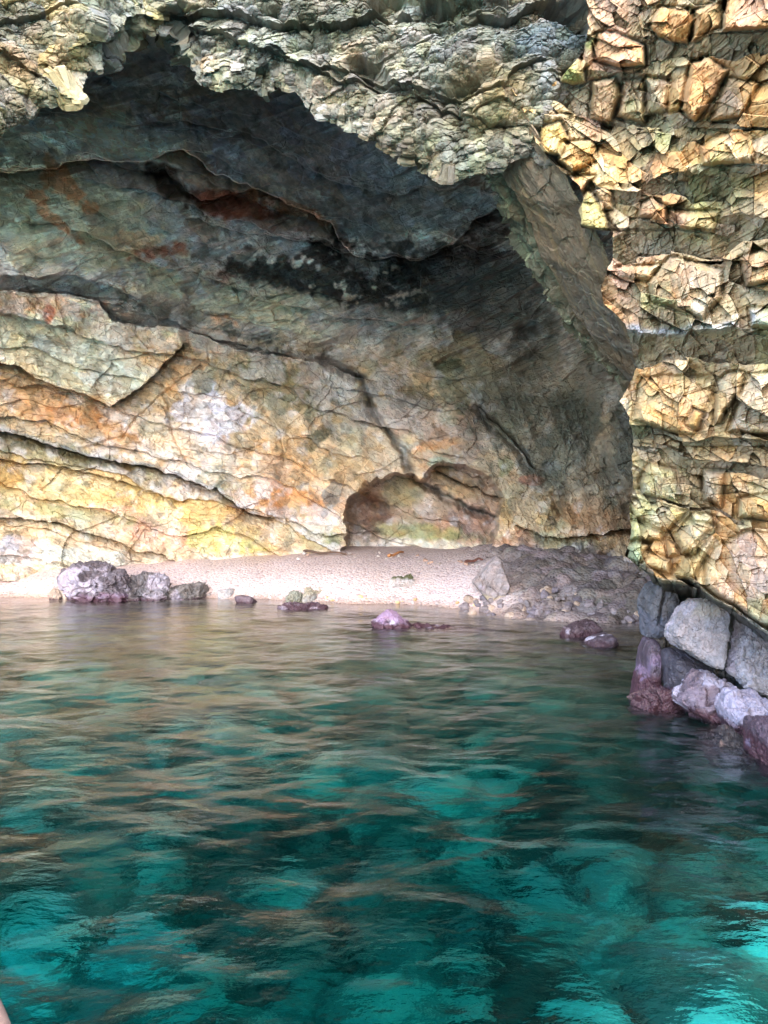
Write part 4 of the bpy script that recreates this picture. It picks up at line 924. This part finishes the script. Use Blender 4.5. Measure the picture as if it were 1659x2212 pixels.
rock('mossy_rock', 836, 902, 1238, 1262, ground_D(869, 1262) - .2, .35, 'flat rock with dark green moss on top, alone on the pale beach', 'rock', (196, 184, 182), 14, 10, 5, 0, 5, .08, (((74, 76, 44), 'top', .1, .95),), M_dry, sink=.15, outline=[(834, 1262), (842, 1250), (858, 1243), (872, 1247), (884, 1240), (896, 1249), (904, 1262)], blk=2.2)
rock('submerged_boulder', 1204, 1292, 1346, 1394, 12.6, .9, 'dark purple brown boulder half under water by the rubble', 'boulder', (88, 64, 74), 15, 10, 6, 0, 3, .06, ((CRU, 'wl', .08, .8), (LIL, 'n', .35, .5)), M_wet, sink=.4)
rock('submerged_boulder', 1256, 1330, 1372, 1412, 11.6, .7, 'smaller dark boulder with pale tip, right in front of the dark cave corner', 'boulder', (92, 74, 88), 16, 10, 5, 8, 3, .05, ((CRU, 'wl', .05, .7), ((170, 164, 178), 'n', .15, .7)), M_wet, sink=.3)
# big block leaning where the beach meets the rubble
rock('leaning_block', 1022, 1112, 1206, 1294, None, .7, 'smooth grey pink block leaning on the right end of the beach', 'boulder', (164, 146, 146), 17, 8, 6, 42, 8, .05, (((176, 160, 130), 'low', -.4, .6), (LIL, 'n', .1, .5)), M_dry, sink=.2)
# foot of the right cliff
rock('cracked_boulder', 1393, 1502, 1246, 1396, 8.0, .6, 'rounded grey boulder split by a vertical crack, wedged under the cliff', 'boulder', (104, 102, 110), 18, 10, 6, 0, 3, .035, (((74, 76, 88), 'low', -.2, .8),), M_dry, outline=[(1408, 1268), (1426, 1250), (1456, 1256), (1476, 1280), (1483, 1310), (1474, 1350), (1456, 1380), (1440, 1396), (1408, 1392), (1402, 1350), (1393, 1312)], blk=2.6, crk=[(1440, 1262), (1430, 1300), (1424, 1330), (1421, 1356), (1440, 1362), (1462, 1366)])
rock('purple_pillar', 1370, 1450, 1376, 1510, 7.95, .55, 'narrow purple rock pillar with dark base, under the cracked boulder', 'rock', (78, 60, 80), 19, 9, 6, -6, 3, .05, ((CRU, 'wl', .22, .9), ((104, 88, 114), 'n', .2, .6)), M_wet, sink=.4, outline=[(1402, 1376), (1440, 1382), (1446, 1420), (1438, 1460), (1450, 1510), (1370, 1510), (1384, 1470), (1402, 1440), (1400, 1405)], blk=2.4)
rock('crusted_rock', 1364, 1480, 1478, 1528, 7.7, .7, 'dark barnacle crusted rock at the waterline below the purple pillar', 'rock', (52, 36, 44), 26, 12, 6, -12, 4, .12, (((120, 100, 92), 'n', .32, .7), (CRU, 'wl', .2, .7)), M_wet, sink=.4)
rock('round_boulder', 1434, 1530, 1404, 1508, 7.9, .8, 'dark round boulder in the shade between the pillar and the white topped rock', 'boulder', (66, 60, 74), 20, 8, 6, 0, 2, .03, (((72, 46, 64), 'low', -.1, .8),), M_wet, sink=.1)
rock('rough_slab_block', 1460, 1590, 1294, 1452, 7.1, .4, 'tilted rough grey block, between the cracked boulder and the whiter block', 'boulder', (126, 120, 128), 21, 3, 6, 28, 14, .028, (((112, 106, 98), 'top', .4, .7), ((150, 142, 156), 'n', .1, .5)), M_dry, fsz=.12, outline=[(1530, 1294), (1566, 1302), (1588, 1322), (1578, 1370), (1548, 1450), (1526, 1440), (1462, 1394), (1464, 1364), (1500, 1316)], blk=7, face=(-.25, .45))
rock('white_block', 1572, 1765, 1345, 1512, 7.0, .35, 'whitish lilac block at the right edge with a flat left face', 'boulder', (140, 136, 150), 22, 3, 6, 24, 12, .04, (((132, 126, 146), 'n', .1, .5),), M_dry, fsz=.12, outline=[(1640, 1336), (1714, 1375), (1760, 1400), (1750, 1470), (1700, 1514), (1648, 1508), (1618, 1492), (1578, 1450), (1604, 1396), (1624, 1358)], blk=7, face=(.2, .5))
rock('lilac_boulder', 1480, 1625, 1455, 1582, 7.0, .7, 'lilac boulder with a white top just above the water', 'boulder', (98, 80, 98), 23, 9, 6, -22, 3, .07, (((122, 118, 134), 'n', .02, .9), ((72, 46, 62), 'low', -.45, .9), (CRU, 'wl', .10, .9)), M_wet, sink=.35, outline=[(1530, 1458), (1560, 1455), (1600, 1480), (1625, 1510), (1600, 1530), (1580, 1560), (1576, 1582), (1530, 1580), (1520, 1555), (1484, 1534), (1480, 1510), (1505, 1485)], blk=2.4)
rock('lilac_boulder', 1585, 1720, 1502, 1600, 6.5, .7, 'smaller white topped purple boulder cut by the right edge', 'boulder', (94, 76, 96), 24, 9, 6, -6, 3, .07, (((124, 120, 138), 'top', .0, .85), ((68, 42, 56), 'low', -.3, .9), (CRU, 'wl', .1, .9)), M_wet, sink=.45, outline=[(1600, 1508), (1650, 1502), (1720, 1520), (1720, 1570), (1670, 1575), (1640, 1600), (1600, 1596), (1586, 1540)], blk=2.4)
rock('dark_boulder', 1642, 1720, 1564, 1660, 5.9, .7, 'dark purple boulder at the lowest right corner of the rock pile', 'boulder', (78, 58, 76), 25, 9, 6, 0, 3, .05, ((CRU, 'wl', .15, .9), ((110, 100, 124), 'n', .25, .6)), M_wet, sink=.4)
rock('crusted_rock', 1520, 1660, 1590, 1636, 6.4, .9, 'dark weedy rock awash below the two lilac boulders', 'rock', (44, 36, 40), 27, 12, 6, 0, 4, .10, (((100, 82, 78), 'n', .32, .6),), M_wet, sink=.5)

# loose stones
def scatter():
    r = np.random.default_rng(11); protos = []
    spots = []
    for i in range(150):
        px = r.uniform(1000, 1400); y = r.uniform(1262, 1338)
        if px < 1060: y = r.uniform(1285, 1325)
        spots.append((px, y, r.uniform(8, 26), 'r'))
    for i in range(26):
        px = r.uniform(620, 1040); spots.append((px, np.interp(px, [620, 740, 1040], [1200, 1190, 1216]) + r.uniform(-3, 12), r.uniform(5, 13), 'w'))
    for i in range(36):
        px = r.uniform(440, 1040); spots.append((px, np.interp(px, [440, 700, 900, 1040], [1288, 1300, 1305, 1318]) - abs(r.normal() * 7), r.uniform(4, 13), 'b'))
    meta = {'r': ('rubble_stone', 'grey stone lying in the rubble at the right end of the beach', 'loose grey rubble stones', [(132, 122, 126), (128, 118, 120), (170, 150, 136), (112, 104, 112)]),
            'w': ('white_stone', 'small pale stone at the foot of the cave wall behind the beach', 'pale stones along the wall foot', [(186, 176, 172), (166, 152, 146), (176, 146, 130)]),
            'b': ('beach_stone', 'small stone lying on the pebbles near the water edge', 'stones along the water edge', [(200, 190, 190), (170, 160, 160), (206, 176, 130)])}
    for (px, y, wpx, t) in spots:
        # walk along the view ray to the ground
        Ds = np.linspace(10, 23, 400); Xs = (px - CX) / F * Ds; Zs = CH - (y - HY) / F * Ds
        g = ground_z(Xs, Ds) + (0.1 if t == 'r' else 0); hit = np.nonzero(Zs < g)[0]
        if not len(hit): continue
        D = Ds[hit[0]]; X = Xs[hit[0]]; sz = wpx / F * D
        nm, lb, gr, cs = meta[t]
        v, f = ico(3 if wpx < 14 else 4)
        n = r.normal(size=(9, 3)); n /= np.linalg.norm(n, axis=1, keepdims=True)
        rad = (np.clip(v @ n.T / (0.6 + .35 * r.random(9)), .001, 1.3) ** 12 + 0.02).sum(1) ** (-1 / 12.)
        rad = np.minimum(rad, 1.25)
        sc = np.array([1, .8 + .3 * r.random(), .55 + .3 * r.random()]) * sz / 2
        p = v * rad[:, None] * sc * (1 + .08 * fbm(v * 2 + r.random() * 50, 3, 1.5, 2))[:, None]
        c = np.tile(lin(cs[r.integers(len(cs))]) * r.uniform(.75, 1.15), (len(p), 1)) * (1 + .3 * fbm(v * 3 + r.random() * 20, 3, 1, 5))[:, None]
        o = mesh_obj(nm, p, f, M_dry, c, None, False); o.location = (X, D, ground_z(np.array([X]), np.array([D]))[0] + sz * .12)
        o.rotation_euler = (r.normal() * .2, r.normal() * .2, r.random() * 6)
        tagp(o, lb, 'stone', gr)
scatter()

def stick(name, pts, r0, col, label, seed):
    """a weathered branch along points (layout x, y, distance)"""
    P = np.array([P3(np.float64(a), np.float64(b), np.float64(ground_D(a, b + 3) - .05)) for a, b, d in pts]); P[:, 2] += .02
    t = np.linspace(0, 1, 40); k = np.linspace(0, 1, len(P)); C = np.stack([np.interp(t, k, P[:, i]) for i in range(3)], 1)
    C += 0.02 * np.stack([np.sin(t * 9 + seed), np.cos(t * 7), np.sin(t * 11)], 1)
    T = np.gradient(C, axis=0); T /= np.linalg.norm(T, axis=1, keepdims=True)
    U = np.cross(T, [0, 0, 1]); U /= np.linalg.norm(U, axis=1, keepdims=True); V = np.cross(T, U)
    m = 12; a = np.linspace(0, 2 * math.pi, m, endpoint=False)
    rad = r0 * (1 - .5 * t) * np.minimum(1, np.minimum(t, 1 - t) * 18 + .15)
    co = C[:, None] + rad[:, None, None] * (np.cos(a)[None, :, None] * U[:, None] + np.sin(a)[None, :, None] * V[:, None])
    co = co.reshape(-1, 3); co += .004 * fbm(co * 12, 3, 1, seed)[:, None]
    i = np.arange(40 * m).reshape(40, m); j = np.roll(i, -1, 1)
    f = np.stack([i[:-1], j[:-1], j[1:], i[1:]], -1).reshape(-1, 4)
    c = np.tile(lin(col), (len(co), 1)) * (1 + .4 * fbm(co * 8, 3, 1, seed))[:, None]
    return tagp(mesh_obj(name, co, f, M_wood, c, None, True), label, 'driftwood')
stick('driftwood', [(836, 1204, 20.2), (852, 1199, 20.3), (873, 1192, 20.5)], .045, (176, 124, 84), 'short orange brown driftwood stick in front of the niche', 1)
stick('driftwood', [(652, 1192, 20.6), (700, 1195, 20.5), (752, 1197, 20.6)], .04, (88, 70, 60), 'long thin dark branch lying where the beach meets the wall', 2)
stick('driftwood', [(1004, 1218, 19.0), (1024, 1211, 19.0), (1046, 1209, 19.2)], .04, (96, 62, 54), 'dark reddish branch at the right foot of the niche', 3)

# ------------------------------------------------------------------ a piece of the boat's rail at the lower left corner
def build_rail():
    D = 1.35
    a = P3(np.float64(-8), np.float64(2150), np.float64(1.5)); b = P3(np.float64(52), np.float64(2280), np.float64(1.35))
    d = (b - a); t = np.linspace(-1.6, 2.0, 60); C = a + d * t[:, None] + np.array([-.028, 0, -.01])
    T = d / np.linalg.norm(d); U = np.cross(T, [0, 0, 1]); U /= np.linalg.norm(U); V = np.cross(T, U)
    ang = np.linspace(0, 2 * math.pi, 24, endpoint=False); rad = .022 + .006 * np.cos(t * 1.2)
    co = (C[:, None] + rad[:, None, None] * (np.cos(ang)[None, :, None] * U + np.sin(ang)[None, :, None] * V)).reshape(-1, 3)
    i = np.arange(60 * 24).reshape(60, 24); j = np.roll(i, -1, 1)
    f = np.stack([i[:-1], j[:-1], j[1:], i[1:]], -1).reshape(-1, 4)
    c = np.tile(lin((120, 96, 84)), (len(co), 1))
    o = mesh_obj('boat_rail', co, f, M_wood, c, None, True)
    tagp(o, 'pale wooden rail of the boat cut by the lower left corner', 'boat rail')
build_rail()
print('done', time.time() - T0)
